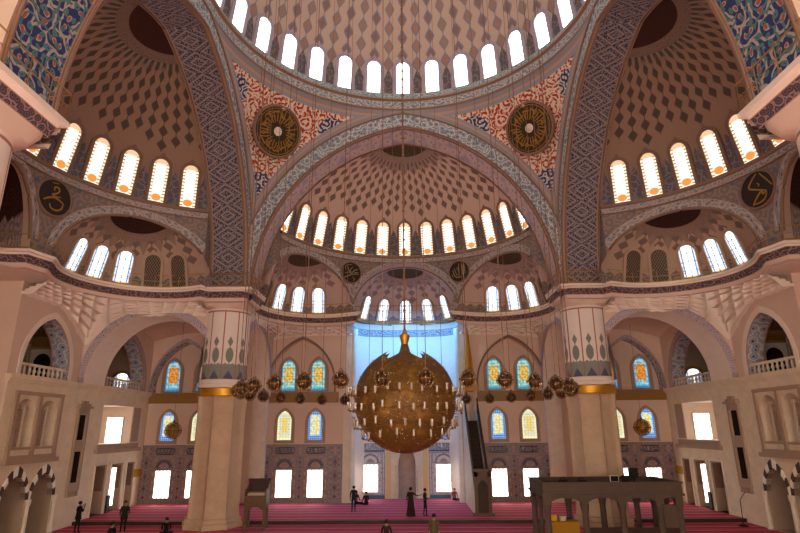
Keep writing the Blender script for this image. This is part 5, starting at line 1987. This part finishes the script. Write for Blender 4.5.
# glass lamps on brackets
ml = MB()
ml.tube([(-0.32, 0, -0.12), (-0.12, 0, -0.16), (0, 0, -0.05)], 0.018, 6)
ml.lathe([(0.03, -0.16), (0.05, -0.10), (0.03, -0.05)], 8)
mg = MB()
mg.lathe([(0.0, -0.05), (0.045, -0.04), (0.062, 0.02), (0.055, 0.14), (0.07, 0.24)], 12, m=0)
mg.lathe([(0.014, 0.0), (0.014, 0.12), (0.0, 0.15)], 6, m=1)
proto = None
jit = random.Random(21)
rows = [(0.30, 30, 0.30, 0.0), (-0.38, 28, 0.30, 0.5), (-1.02, 24, 0.28, 0.0), (-1.5, 16, 0.22, 0.5)]
for z0, cnt, out, ph in rows:
    rr = sqrt(CRAD ** 2 - z0 ** 2) + out
    for k in range(cnt):
        a = 2 * pi * (k + ph) / cnt
        if proto is None:
            proto = ml.build('lamp_bracket', MAT['bronze'], root, smooth=True)
            mg.build('lamp_glass', [MAT['lamp_glass'], MAT['crystal']], proto, smooth=True)
            o = proto
        else:
            o = copy_tree(proto, root)
        a += jit.uniform(-0.04, 0.04)
        o.location = (rr * cos(a), rr * sin(a), z0 + jit.uniform(-0.09, 0.09))
        o.rotation_euler = (0, 0, a)
# crystal beads scattered over the shell
m = MB()
rng = random.Random(11)
for k in range(380):
    zz = rng.uniform(-0.95, 0.8); a = rng.uniform(0, 2 * pi)
    r_ = sqrt(1 - zz * zz)
    c = Vector((r_ * cos(a), r_ * sin(a), zz)) * (CRAD + 0.03)
    s_ = rng.uniform(0.012, 0.03)
    b = len(m.v)
    for dx in ((1, 0, 0), (-1, 0, 0), (0, 1, 0), (0, -1, 0), (0, 0, 1.3), (0, 0, -1.3)): m.vert(c + Vector(dx) * s_)
    for f in ((0, 2, 4), (2, 1, 4), (1, 3, 4), (3, 0, 4), (2, 0, 5), (1, 2, 5), (3, 1, 5), (0, 3, 5)): m.face([b + i for i in f])
tag(m.build('crystal_beads', MAT['crystal'], root), kind='stuff')

# ring of 32 small globes
def make_globe(name, R, top, core_mat):
    root = empty(name)
    m = MB()
    m.lathe([(R * 0.86 * sin(pi * k / 10), -R * 0.86 * cos(pi * k / 10)) for k in range(11)], 16)
    m.build('core', core_mat, root, smooth='all')
    m = MB()
    for k in range(6):
        a = pi * k / 6
        m.tube([(R * cos(a) * sin(2 * pi * q / 20), R * sin(a) * sin(2 * pi * q / 20), R * cos(2 * pi * q / 20)) for q in range(21)], R * 0.035, 4, cap=False)
    m.tube([(R * 1.02 * cos(2 * pi * q / 20), R * 1.02 * sin(2 * pi * q / 20), 0) for q in range(21)], R * 0.06, 4, cap=False)
    m.build('cage', MAT['bronze'], root)
    m = MB()
    rg = random.Random(5)
    for k in range(36):
        zz = rg.uniform(-0.9, 0.75); a = rg.uniform(0, 2 * pi); r_ = sqrt(1 - zz * zz)
        c = Vector((r_ * cos(a), r_ * sin(a), zz)) * R
        s_ = R * rg.uniform(0.05, 0.10)
        b = len(m.v)
        for dx in ((1, 0, 0), (-1, 0, 0), (0, 1, 0), (0, -1, 0), (0, 0, 1.3), (0, 0, -1.3)): m.vert(c + Vector(dx) * s_)
        for f in ((0, 2, 4), (2, 1, 4), (1, 3, 4), (3, 0, 4), (2, 0, 5), (1, 2, 5), (3, 1, 5), (0, 3, 5)): m.face([b + i for i in f])
    tag(m.build('crystals', MAT['crystal'], root), kind='stuff')
    m = MB()
    m.tube([(0, 0, R * 0.9), (0, 0, top)], 0.014, 5)
    m.lathe([(0.05, R * 0.95), (0.09, R * 1.1), (0.03, R * 1.35)], 8)
    m.build('chain', MAT['chain'], root)
    return root
g0 = make_globe('globe_lamp', 0.28, 31.9, MAT['bronze_dark'])
tag(g0, 'small brass globe lamp hung in the wide ring around the great chandelier', 'globe lamp', 'ring of small globe lamps')
for k in range(32):
    a = 2 * pi * (k + 0.5) / 32
    o = g0 if k == 0 else copy_tree(g0)
    o.location = (7.2 * sin(a), YC - 7.2 * cos(a), 7.34)
    o.rotation_euler = (0, 0, k * 0.7)
for sx, nm in ((-1, 'left'), (1, 'right')):
    g = make_globe('globe_lamp', 0.6, 8.55, MAT['gilt'])
    g.location = (sx * 17.55, 43.0, 5.75)
    tag(g, 'gold globe lamp hanging alone in the %s corner bay' % nm, 'globe lamp')

# ================================================================== MUEZZIN PLATFORM
def rotbox(m, cx, cy, hx, hy, z0, z1, mi=0):
    m.box(cx - hx, cx + hx, cy - hy, cy + hy, z0, z1, mi)
X0, X1, Y0, Y1, ZT = 7.15, 14.4, 31.1, 34.6, 3.0
root = empty('muezzin_platform', ((X0 + X1) / 2, (Y0 + Y1) / 2, 0))
tag(root, 'raised grey marble muezzin platform on arched columns beside the right pier', 'platform')
ox, oy = -(X0 + X1) / 2, -(Y0 + Y1) / 2
def L_(m): 
    m.v = [(p[0] + ox, p[1] + oy, p[2]) for p in m.v]
    return m
m = MB(); m.box(X0, X1, Y0, Y1, 2.42, 2.58); m.box(X0 - 0.08, X1 + 0.08, Y0 - 0.08, Y1 + 0.08, 2.34, 2.44)
L_(m).build('slab', MAT['marble_grey'], root)
for nm, b in (('parapet', (X0, X1, Y0, Y0 + 0.16)), ('parapet', (X0, X1, Y1 - 0.16, Y1)), ('parapet', (X0, X0 + 0.16, Y0 + 0.23, Y1 - 0.23)), ('parapet', (X1 - 0.16, X1, Y0 + 0.23, Y1 - 0.23))):
    m = MB()
    m.box(b[0], b[1], b[2], b[3], 2.585, 2.94)
    m.box(b[0] - 0.06, b[1] + 0.06, b[2] - 0.06, b[3] + 0.06, 2.94, 3.02)
    L_(m).build(nm, MAT['marble_grey'], root)
cols_x = [7.35, 9.3, 11.25, 13.2, 14.2]
pillar = None
for yy in (Y0 + 0.2, Y1 - 0.2):
    for xx in cols_x:
        m = MB()
        m.lathe([(0.20, 0.0), (0.20, 0.15), (0.17, 0.25), (0.16, 1.5), (0.18, 1.6), (0.22, 1.8), (0.22, 1.88)], 12, (xx, yy, 0))
        m.box(xx - 0.2, xx + 0.2, yy - 0.14, yy + 0.14, 1.86, 2.4)
        L_(m).build('column', MAT['marble_grey'], root, smooth=True)
    for a, b in zip(cols_x, cols_x[1:]):
        m = MB()
        w = b - a - 0.2
        o_ = arch_outline(w, 1.85, 2.25, 8, 1.8, (a + b) / 2)
        arc = o_[1:] + o_[:1]
        for dy in (-0.1, 0.1):
            for p, q in zip(arc, arc[1:]):
                m.poly([(p[0], yy + dy, p[1]), (q[0], yy + dy, q[1]), (q[0], yy + dy, 2.4), (p[0], yy + dy, 2.4)])
        for p, q in zip(arc, arc[1:]):
            m.poly([(p[0], yy - 0.1, p[1]), (q[0], yy - 0.1, q[1]), (q[0], yy + 0.1, q[1]), (p[0], yy + 0.1, p[1])])
        L_(m).build('arch', MAT['marble_grey'], root)
ymid = (Y0 + Y1) / 2
for xx in (X0 + 0.2, X1 - 0.2):
    m = MB()
    m.lathe([(0.20, 0.0), (0.20, 0.15), (0.13, 0.25), (0.12, 1.55), (0.14, 1.62), (0.2, 1.8), (0.2, 2.4)], 12, (xx, ymid, 0))
    L_(m).build('column', MAT['marble_grey'], root, smooth=True)
    for a, b in ((Y0 + 0.2, ymid), (ymid, Y1 - 0.2)):
        m = MB()
        o_ = arch_outline(b - a - 0.2, 1.85, 2.25, 8, 1.8, (a + b) / 2)
        arc = o_[1:] + o_[:1]
        for dx in (-0.1, 0.1):
            for p, q in zip(arc, arc[1:]):
                m.poly([(xx + dx, p[0], p[1]), (xx + dx, q[0], q[1]), (xx + dx, q[0], 2.4), (xx + dx, p[0], 2.4)])
        for p, q in zip(arc, arc[1:]):
            m.poly([(xx - 0.1, p[0], p[1]), (xx - 0.1, q[0], q[1]), (xx + 0.1, q[0], q[1]), (xx + 0.1, p[0], p[1])])
        L_(m).build('arch', MAT['marble_grey'], root)
m = MB()
m.box(9.3, 14.2, Y0 + 0.15, Y0 + 0.27, 0, 0.8)
L_(m).build('low_screen', MAT['dark_wood'], root)
m = MB()
m.box(13.3, 14.1, Y0 + 0.12, Y0 + 0.3, 0.8, 1.9)
L_(m).build('side_panel', MAT['marble_grey'], root)

def simple(name, boxes, loc, label, cat, rz=0.0, parts=None):
    """boxes: (part, mat, [x0,x1,y0,y1,z0,z1]) ; several boxes with one part name are joined"""
    r = empty(name, loc, rz)
    tag(r, label, cat)
    names = []
    for p, mt, b in boxes:
        m = MB(); m.box(*b); m.build(p, mt, r)
    return r
ZP = 2.58
simple('loudspeaker', [('cabinet', MAT['black'], (-0.22, 0.22, -0.18, 0.18, 0, 0.5)), ('bracket', MAT['black'], (-0.05, 0.05, -0.05, 0.05, -0.42, 0)), ('base', MAT['black'], (-0.2, 0.2, -0.2, 0.2, -0.44, -0.41))],
       (13.05, 34.0, ZP + 0.45), 'black loudspeaker box standing on top of the muezzin platform', 'loudspeaker')
for k, xx in enumerate((11.6, 12.25)):
    simple('monitor', [('housing', MAT['white'] if k == 0 else MAT['black'], (-0.24, 0.24, 0, 0.06, 0.28, 0.62)), ('screen', MAT['black'], (-0.21, 0.21, -0.012, 0, 0.31, 0.59)), ('stand', MAT['black'], (-0.05, 0.05, 0.0, 0.06, 0, 0.3)), ('foot', MAT['black'], (-0.15, 0.15, -0.08, 0.12, 0, 0.02))],
           (xx, 33.0, ZP), ('white-cased' if k == 0 else 'black-cased') + ' small monitor on the muezzin platform', 'monitor')
MAT['bag'] = flat('dark_bag', '#1d1410', 0.9, var=0.2, vscale=6)
def cushion(loc, label):
    r = empty('bag', loc)
    tag(r, label, 'bag')
    m = MB()
    m.lathe([(0.0, 0.42), (0.16, 0.40), (0.3, 0.3), (0.36, 0.15), (0.33, 0.02), (0.0, 0.0)], 14)
    m.v = [(p[0] * (1.15 + 0.1 * sin(5 * p[1])), p[1] * 0.8, p[2] * (1 + 0.15 * p[0])) for p in m.v]
    m.build('body', MAT['bag'], r, smooth='all')
    m = MB(); m.tube([(-0.18, 0, 0.36), (-0.1, 0, 0.52), (0.1, 0, 0.52), (0.18, 0, 0.36)], 0.03, 6); m.build('handle', MAT['bag'], r)
cushion((8.75, 33.1, ZP), 'dark bag on the muezzin platform nearer its corner')
cushion((9.75, 33.0, ZP), 'dark bag on the muezzin platform nearer the monitors')
# yellow table with boxes inside the platform
simple('low_table', [('top', flat('yellow_cloth', '#c08a1e', 0.8), (-0.75, 0.75, -0.4, 0.4, 0.85, 0.92)), ('cloth_front', flat('yellow_cloth_side', '#a8761a', 0.8), (-0.75, 0.75, -0.42, -0.4, 0.35, 0.92)), ('leg', MAT['wood'], (-0.7, -0.62, -0.36, -0.28, 0, 0.85)), ('leg', MAT['wood'], (0.62, 0.7, -0.36, -0.28, 0, 0.85)), ('leg', MAT['wood'], (-0.7, -0.62, 0.28, 0.36, 0, 0.85)), ('leg', MAT['wood'], (0.62, 0.7, 0.28, 0.36, 0, 0.85))],
       (8.55, 32.9, 0), 'low table with yellow cloth under the muezzin platform', 'table')
simple('cardboard_box', [('body', flat('card', '#c9b27e', 0.8), (-0.16, 0.16, -0.12, 0.12, 0, 0.22)), ('flap', flat('card_flap', '#d8c79b', 0.8), (-0.16, 0.16, -0.12, 0.0, 0.22, 0.24))], (8.5, 32.85, 0.92), 'pale carton on the yellow table', 'box')
simple('cardboard_box', [('body', flat('card_y', '#d3a21f', 0.8), (-0.14, 0.14, -0.1, 0.1, 0, 0.26)), ('flap', flat('card_y_flap', '#e0b94a', 0.8), (-0.14, 0.14, -0.1, 0.0, 0.26, 0.28))], (8.05, 32.9, 0.92), 'yellow carton on the yellow table', 'box')

# ================================================================== PREACHER'S CHAIR
root = empty('preacher_chair', (-9.2, 36.4, 0), radians(4))
tag(root, 'tall carved wooden preacher chair on arched legs beside the left pier', 'chair')
WD = flat('chair_wood', '#5c4426', 0.55, var=0.2, vscale=6)
for sx in (-0.56, 0.56):
    for sy in (-0.5, 0.5):
        m = MB()
        m.box(sx - 0.075, sx + 0.075, sy - 0.075, sy + 0.075, 0, 1.45)
        m.box(sx - 0.10, sx + 0.10, sy - 0.10, sy + 0.10, 0, 0.12)
        m.build('leg', WD, root)
def arch_apron(m, half, y, axis):
    o_ = arch_outline(half * 2 - 0.15, 0.95, 1.3, 8, 0.9, 0.0)
    arc = o_[1:] + o_[:1]
    for dy in (-0.03, 0.03):
        for p, q in zip(arc, arc[1:]):
            c4 = [(p[0], p[1]), (q[0], q[1]), (q[0], 1.45), (p[0], 1.45)]
            m.poly([(a, y + dy, b) if axis == 0 else (y + dy, a, b) for a, b in c4])
    for p, q in zip(arc, arc[1:]):
        c4 = [(p, -0.03), (q, -0.03), (q, 0.03), (p, 0.03)]
        m.poly([(a[0], y + d, a[1]) if axis == 0 else (y + d, a[0], a[1]) for a, d in c4])
for y in (-0.5, 0.5):
    m = MB(); arch_apron(m, 0.56, y, 0); m.build('apron', WD, root)
for x in (-0.56, 0.56):
    m = MB(); arch_apron(m, 0.5, x, 1); m.build('apron', WD, root)
m = MB(); m.box(-0.66, 0.66, -0.6, 0.6, 1.42, 1.95); m.box(-0.7, 0.7, -0.64, 0.64, 1.40, 1.48); m.build('seat_box', WD, root)
m = MB(); m.box(-0.5, 0.5, -0.45, 0.5, 1.95, 2.08); m.build('cushion', flat('chair_cushion', '#b59a7d', 0.9), root)
for sx in (-1, 1):
    m = MB()
    pts = [(-0.6, 1.95), (0.6, 1.95), (0.6, 2.75), (0.35, 2.5), (-0.1, 2.25), (-0.45, 2.3), (-0.6, 2.35)]
    for dx in (-0.04, 0.04): m.poly([(sx * 0.62 + dx, p[0], p[1]) for p in pts])
    for a, b in zip(pts, pts[1:] + pts[:1]): m.poly([(sx * 0.62 - 0.04, a[0], a[1]), (sx * 0.62 + 0.04, a[0], a[1]), (sx * 0.62 + 0.04, b[0], b[1]), (sx * 0.62 - 0.04, b[0], b[1])])
    m.build('armrest', WD, root)
m = MB(); m.box(-0.66, 0.66, 0.52, 0.6, 1.95, 2.72); m.box(-0.7, 0.7, 0.5, 0.62, 2.70, 2.84); m.build('backrest', MAT['dark_wood'], root)
m = MB(); m.box(-0.56, 0.56, -0.53, -0.47, 0.12, 0.2); m.build('stretcher', WD, root)

# ================================================================== MINBAR
root = empty('minbar', (5.1, 43.2, PZ))
tag(root, 'tall marble minbar pulpit with dark stair and gold cone roof right of the mihrab', 'pulpit')
MD = flat('minbar_dark_stair', '#3d2a20', 0.8, var=0.15, vscale=4)
MM = MAT['stone_light']
f0, f1 = -3.5, 3.4       # front and back in local y
m = MB()
for sx in (-1, 1):
    m.box(sx * 0.45 - 0.1, sx * 0.45 + 0.1, f0, f0 + 0.3, 0, 2.75)
m.box(-0.55, 0.55, f0, f0 + 0.3, 2.45, 2.75)
o_ = arch_outline(0.70, 1.7, 2.25, 8, 0.0, 0.0)
arc = o_[1:] + o_[:1]
for p, q in zip(arc, arc[1:]): m.poly([(p[0], f0 + 0.02, p[1]), (q[0], f0 + 0.02, q[1]), (q[0], f0 + 0.02, 2.5), (p[0], f0 + 0.02, 2.5)])
m.box(-0.68, 0.68, f0 - 0.08, f0 + 0.36, 2.75, 2.92); m.box(-0.72, 0.72, f0 - 0.05, f0 + 0.3, 0, 0.16)
m.build('portal', flat('minbar_portal', '#624c3c', 0.7, var=0.1, vscale=3), root)
m = MB(); m.box(-0.36, 0.36, f0 + 0.1, f0 + 0.16, 0.1, 2.3); m.build('door', MAT['dark_wood'], root)
for k in range(18):
    m = MB()
    y = f0 + 0.45 + k * 0.27
    m.box(-0.4, 0.4, y, y + 0.28, 0.2 + 0.33 * k, 0.53 + 0.33 * k)
    m.build('step', MD, root)
for sx in (-1, 1):
    m = MB()
    pts = [(f0 + 0.3, 0.0), (f1, 0.0), (f1, 7.0), (f0 + 5.2, 6.9), (f0 + 0.3, 1.2)]
    for dx in (-0.05, 0.05): m.poly([(sx * 0.48 + dx, p[0], p[1]) for p in pts])
    for a, b in zip(pts, pts[1:] + pts[:1]): m.poly([(sx * 0.48 - 0.05, a[0], a[1]), (sx * 0.48 + 0.05, a[0], a[1]), (sx * 0.48 + 0.05, b[0], b[1]), (sx * 0.48 - 0.05, b[0], b[1])])
    m.build('side_wall', MM, root)
    m = MB()
    pts = [(f0 + 0.3, 1.2), (f0 + 5.2, 6.9), (f0 + 5.2, 7.9), (f0 + 0.3, 2.3)]
    for dx in (-0.04, 0.04): m.poly([(sx * 0.48 + dx, p[0], p[1]) for p in pts])
    for a, b in zip(pts, pts[1:] + pts[:1]): m.poly([(sx * 0.48 - 0.04, a[0], a[1]), (sx * 0.48 + 0.04, a[0], a[1]), (sx * 0.48 + 0.04, b[0], b[1]), (sx * 0.48 - 0.04, b[0], b[1])])
    m.build('balustrade', MD, root)
    for yy in (f0 + 5.3, f1 - 0.15):
        m = MB(); m.lathe([(0.10, 6.9), (0.07, 7.1), (0.07, 8.3), (0.11, 8.5)], 10, (sx * 0.45, yy, 0)); m.build('canopy_post', MM, root, smooth=True)
m = MB(); m.box(-0.62, 0.62, f0 + 5.1, f1, 8.45, 8.95); m.build('canopy', MAT['gold'], root)
m = MB(); yc_ = (f0 + 5.1 + f1) / 2
m.lathe([(0.6, 8.95), (0.52, 9.3), (0.42, 10.2), (0.30, 11.4), (0.15, 12.8), (0.05, 13.6), (0.10, 13.7), (0.03, 13.9), (0.0, 14.1)], 8, (0, yc_, 0)); m.build('cone_roof', MAT['gold_bright'], root)

# ================================================================== SMALL THINGS ALONG THE WALLS
for sx, nm in ((-1, 'left'), (1, 'right')):
    simple('floor_speaker', [('cabinet', MAT['black'], (-0.3, 0.3, -0.25, 0.25, 0, 1.15)), ('grille', flat('speaker_grille', '#241d18', 0.9), (-0.26, 0.26, -0.27, -0.25, 0.1, 1.05))], (sx * 21.55, YC + 16.85, PZ), 'black floor-standing speaker cabinet in the %s wall doorway' % nm, 'loudspeaker', rz=sx * radians(80))
    simple('wall_plaque', [('board', MAT['gold_bright'], (-0.05, 0.05, -0.55, 0.55, 0, 0.5)), ('rim', MAT['gold'], (-0.06, 0.04, -0.6, 0.6, -0.05, 0.0))], (sx * (STONE_D - 0.1), YC + 20.85, 2.35), 'gold plaque on the %s wall close to the tiled corner' % nm, 'plaque')
    simple('ledge_spotlight', [('housing', MAT['black'], (-0.18, 0.18, -0.3, 0.3, 0.06, 0.34)), ('foot', MAT['black'], (-0.1, 0.1, -0.1, 0.1, 0, 0.06))], (sx * (STONE_D - 0.02), YC + 11.55, 8.8), 'small black spotlight on the ledge of the %s wall' % nm, 'spotlight')
r = empty('microphone_stand', (20.3, 36.6, 0)); tag(r, 'thin black microphone stand by the right wall', 'stand')
m = MB(); m.tube([(0, 0, 0.1), (0.05, 0, 1.5)], 0.025, 6); m.tube([(0.05, 0, 1.5), (0.35, -0.1, 1.9)], 0.02, 6); m.build('pole', MAT['black'], r)
m = MB(); m.lathe([(0.28, 0), (0.28, 0.06), (0.05, 0.14)], 12); m.build('base', MAT['black'], r, smooth=True)
r = empty('shoe_box', (-14.2, 37.35, 0))
# ================================================================== PEOPLE
MAT['skin'] = flat('skin', '#9a6c52', 0.6)
MAT['hair'] = flat('hair', '#17100c', 0.8)
def skin_mesh(J, E, Rr, root):
    names = list(J)
    me = bpy.data.meshes.new('figure')
    me.from_pydata([J[k] for k in names], [(names.index(a), names.index(b)) for a, b in E], [])
    o = bpy.data.objects.new('figure', me)
    COL.objects.link(o)
    sm = o.modifiers.new('Skin', 'SKIN')
    sm.use_smooth_shade = True
    sv = me.skin_vertices[0].data
    for i, k in enumerate(names):
        r = Rr[k]
        sv[i].radius = r if isinstance(r, tuple) else (r, r)
        sv[i].use_root = (k == root)
    sb = o.modifiers.new('Sub', 'SUBSURF'); sb.levels = 1; sb.render_levels = 1
    dg = bpy.context.evaluated_depsgraph_get()
    dg.update()
    out = bpy.data.meshes.new_from_object(o.evaluated_get(dg))
    bpy.data.objects.remove(o)
    return out

def person(loc, rz, pose, top, bottom, label, coat=None, height=1.72, scarf=None):
    k = height / 1.72
    J, Rr, E = {}, {}, []
    def j(n, p, r, par=None):
        J[n] = Vector(p) * k; Rr[n] = tuple(q * k for q in r) if isinstance(r, tuple) else r * k
        if par: E.append((par, n))
    sit = pose == 'sit'
    zb = 0.16 if sit else 0.93
    j('pelvis', (0, 0, zb), (0.15, 0.11))
    j('waist', (0, 0, zb + 0.17), (0.135, 0.10), 'pelvis')
    j('chest', (0, -0.01, zb + 0.37), (0.165, 0.115), 'waist')
    j('upper', (0, 0, zb + 0.49), (0.13, 0.09), 'chest')
    j('neck', (0, -0.01, zb + 0.57), 0.052, 'upper')
    j('jaw', (0, -0.03, zb + 0.635), (0.068, 0.08), 'neck')
    j('head', (0, -0.02, zb + 0.71), (0.078, 0.095), 'jaw')
    j('crown', (0, -0.01, zb + 0.775), (0.055, 0.065), 'head')
    j('nose', (0, -0.128, zb + 0.675), 0.014, 'head')
    hands = {}
    for s, sd in ((1, 'r'), (-1, 'l')):
        j('ear' + sd, (s * 0.088, -0.01, zb + 0.685), 0.016, 'head')
        sh = (s * 0.185, 0, zb + 0.475)
        j('sh' + sd, sh, 0.062, 'upper')
        if pose == 'phone': el, wr = (s * 0.24, -0.08, zb + 0.22), (s * 0.10, -0.25, zb + 0.52)
        elif pose == 'front': el, wr = (s * 0.24, 0.02, zb + 0.19), (s * 0.07, -0.22, zb + 0.20)
        elif pose == 'reach' and s < 0: el, wr = (s * 0.36, -0.06, zb + 0.30), (s * 0.58, -0.16, zb + 0.34)
        elif sit: el, wr = (s * 0.24, -0.05, zb + 0.22), (s * 0.18, -0.28, zb + 0.12)
        else: el, wr = (s * 0.245, 0.03, zb + 0.19), (s * 0.235, -0.05, zb - 0.05)
        j('el' + sd, el, 0.045, 'sh' + sd)
        j('wr' + sd, wr, 0.03, 'el' + sd)
        dv = (Vector(wr) - Vector(el)).normalized()
        pl = Vector(wr) + dv * 0.07
        j('palm' + sd, pl, (0.036, 0.022), 'wr' + sd)
        side = dv.cross(Vector((0, 1, 0.2)))
        if side.length < 0.1: side = Vector((1, 0, 0))
        side.normalize()
        curl = dv.cross(side) * 0.03
        for f in range(4):
            ln = (0.065, 0.078, 0.074, 0.058)[f]
            b0 = pl + side * (0.027 - 0.018 * f) + dv * 0.03
            j('f%d%s' % (f, sd), b0 + dv * ln * 0.5, 0.009, 'palm' + sd)
            j('g%d%s' % (f, sd), b0 + dv * ln + curl, 0.008, 'f%d%s' % (f, sd))
        t0 = Vector(wr) + dv * 0.045 + side * 0.04
        j('t0' + sd, t0, 0.010, 'wr' + sd)
        j('t1' + sd, t0 + dv * 0.045 + side * 0.012, 0.009, 't0' + sd)
        # legs
        j('hip' + sd, (s * 0.095, 0, zb - 0.04), 0.088, 'pelvis')
        if sit:
            j('kn' + sd, (s * 0.36, -0.33, 0.14), 0.062, 'hip' + sd)
            j('an' + sd, (s * -0.02, -0.36 - 0.07 * s, 0.07), 0.04, 'kn' + sd)
            j('toe' + sd, (s * -0.16, -0.36 - 0.07 * s, 0.05), 0.034, 'an' + sd)
        else:
            st = 0.06 * s if pose != 'walk' else 0.16 * s
            j('kn' + sd, (s * 0.10, -0.02 + st * 0.5, 0.50), 0.06, 'hip' + sd)
            j('an' + sd, (s * 0.105, 0.02 + st, 0.09), 0.04, 'kn' + sd)
            j('toe' + sd, (s * 0.125, -0.13 + st, 0.035), 0.035, 'an' + sd)
    me = skin_mesh(J, E, Rr, 'pelvis')
    mats = [MAT['skin'], top, bottom, MAT['black']]
    for mt in mats: me.materials.append(mt)
    cat = {}
    for n in J:
        cat[n] = 1
        if n in ('neck', 'jaw', 'head', 'crown', 'nose', 'earr', 'earl') or n[:2] in ('wr', 'pa', 'f0', 'f1', 'f2', 'f3', 'g0', 'g1', 'g2', 'g3', 't0', 't1'): cat[n] = 0
        elif n[:2] in ('ki', 'kn', 'hi') or n == 'pelvis': cat[n] = 2
        elif n[:2] in ('an',): cat[n] = 2
        elif n[:3] == 'toe': cat[n] = 3
    samp = []
    for a, b in E:
        for t in (0.0, 0.33, 0.67, 1.0):
            samp.append((J[a].lerp(J[b], t), cat[a] if t < 0.5 else cat[b]))
    for p in me.polygons:
        c = p.center
        p.material_index = min(samp, key=lambda q: (q[0] - c).length_squared)[1]
        p.use_smooth = True
    root = bpy.data.objects.new('person', me)
    COL.objects.link(root)
    zmin = min(v.co.z for v in me.vertices)
    root.location = (loc[0], loc[1], loc[2] - zmin)
    root.rotation_euler = (0, 0, rz)
    tag(root, label, 'person')
    hc = J['head']
    m = MB()
    hr = [(0.0, 0.118), (0.05, 0.108), (0.085, 0.075), (0.100, 0.02), (0.096, -0.05)]
    def fh(i, q):
        a = 2 * pi * i / 16
        r, z = hr[q]
        front = max(0.0, cos(a))       # a=0 towards the face
        z2 = z + (0.07 * front if q == 4 else (0.03 * front if q == 3 else 0))
        return ((r * sin(a) * k + hc.x, -(r * 1.08) * cos(a) * k + hc.y + 0.02 * k, hc.z + z2 * k + 0.005),)
    m.grid(fh, 16, 4)
    m.build('hair' if scarf is None else 'headscarf', scarf or MAT['hair'], root, smooth='all')
    m = MB()
    for s in (-1, 1): m.box(hc.x + s * 0.03 * k - 0.012, hc.x + s * 0.03 * k + 0.012, hc.y - 0.098 * k, hc.y - 0.085 * k, hc.z - 0.01, hc.z + 0.004)
    m.box(hc.x - 0.022, hc.x + 0.022, hc.y - 0.095 * k, hc.y - 0.085 * k, hc.z - 0.078 * k, hc.z - 0.068 * k)
    m.build('face', MAT['hair'], root)
    if coat is not None:
        m = MB()
        z0, z1, fl = coat[1], zb + 0.44, coat[2]
        prof = [(0.0 + fl, z0), (0.19 + (fl - 0.19) * 0.45, (z0 + zb) / 2), (0.185, zb), (0.165, zb + 0.2), (0.20, zb + 0.4), (0.14, zb + 0.5)]
        m.lathe([(r * k, z * k) for r, z in prof], 18)
        m.v = [(p[0], p[1] * 0.78, p[2]) for p in m.v]
        m.build('coat', coat[0], root, smooth='all')
    return root
DK = flat('cloth_black', '#15110f', 0.9); DK2 = flat('cloth_charcoal', '#231e1c', 0.9); DB = flat('cloth_navy', '#1c2230', 0.9)
BR = flat('cloth_dark_brown', '#2a1a14', 0.9); OL = flat('cloth_olive', '#4e4228', 0.9); RD = flat('cloth_rose', '#8a3f40', 0.9); GR = flat('cloth_grey', '#3b3733', 0.9)
person((-19.6, 35.5, 0), radians(150), 'phone', DK, DK, 'person in black coat holding a phone up, close to the left wall', coat=(DK, 0.75, 0.22))
person((-16.9, 35.6, 0), radians(25), 'stand', DK2, DK, 'person in dark jacket standing on the carpet left of the left pier', coat=(DK2, 0.72, 0.21))
person((-3.75, 41.7, PZ), radians(185), 'walk', DK2, DB, 'person in dark clothes standing alone on the platform carpet, in front of two crouching figures')
person((-3.95, 46.0, PZ), radians(150), 'sit', DB, DK, 'navy-clad person sitting on the carpet near the apse column', height=1.8)
person((-3.15, 45.5, PZ), radians(210), 'sit', DK2, DK, 'charcoal-clad person sitting on the carpet beside a navy-clad one', height=1.75)
person((0.25, 39.6, PZ), radians(175), 'reach', BR, BR, 'person in long dark robe with one arm held out', coat=(BR, 0.06, 0.30), height=1.8)
person((1.2, 39.7, PZ), radians(110), 'front', DK2, DK, 'person in dark suit facing the robed one, hands in front')
person((1.35, 29.7, 0), radians(180), 'stand', OL, OL, 'person in olive coat standing before the step', coat=(OL, 0.4, 0.30))
person((-0.95, 28.4, 0), radians(185), 'stand', BR, DK, 'person in dark brown jacket standing before the step', height=1.66)
person((-14.05, 28.6, 0), radians(160), 'stand', DK, DK, 'person in black seen low on the carpet left of the left pier', height=1.6)
person((-13.9, 34.6, 0), radians(200), 'sit', DK, DK, 'person in black sitting at the foot of the left pier')
person((3.85, 48.3, PZ), radians(20), 'sit', RD, BR, 'person in rose-coloured top sitting against the apse wall', height=1.6)
bpy.data.objects.remove(bpy.data.objects['shoe_box'])

r = empty('added_light_bar', (0, 46.2, 14.5)); tag(r, 'slim bar added across the apse mouth as a holder for its lamp', 'light bar')  # bar added to give the unseen apse lamp a fixture
m = MB(); m.box(-4.5, 4.5, -0.09, 0.09, 0.0, 0.08); m.build('housing', MAT['brass'], r)
for sx in (-1, 1):
    m = MB(); m.box(sx * 4.5 - 0.06, sx * 4.5 + 0.06, -0.12, 0.75, -0.05, 0.14); m.build('bracket', MAT['brass'], r)
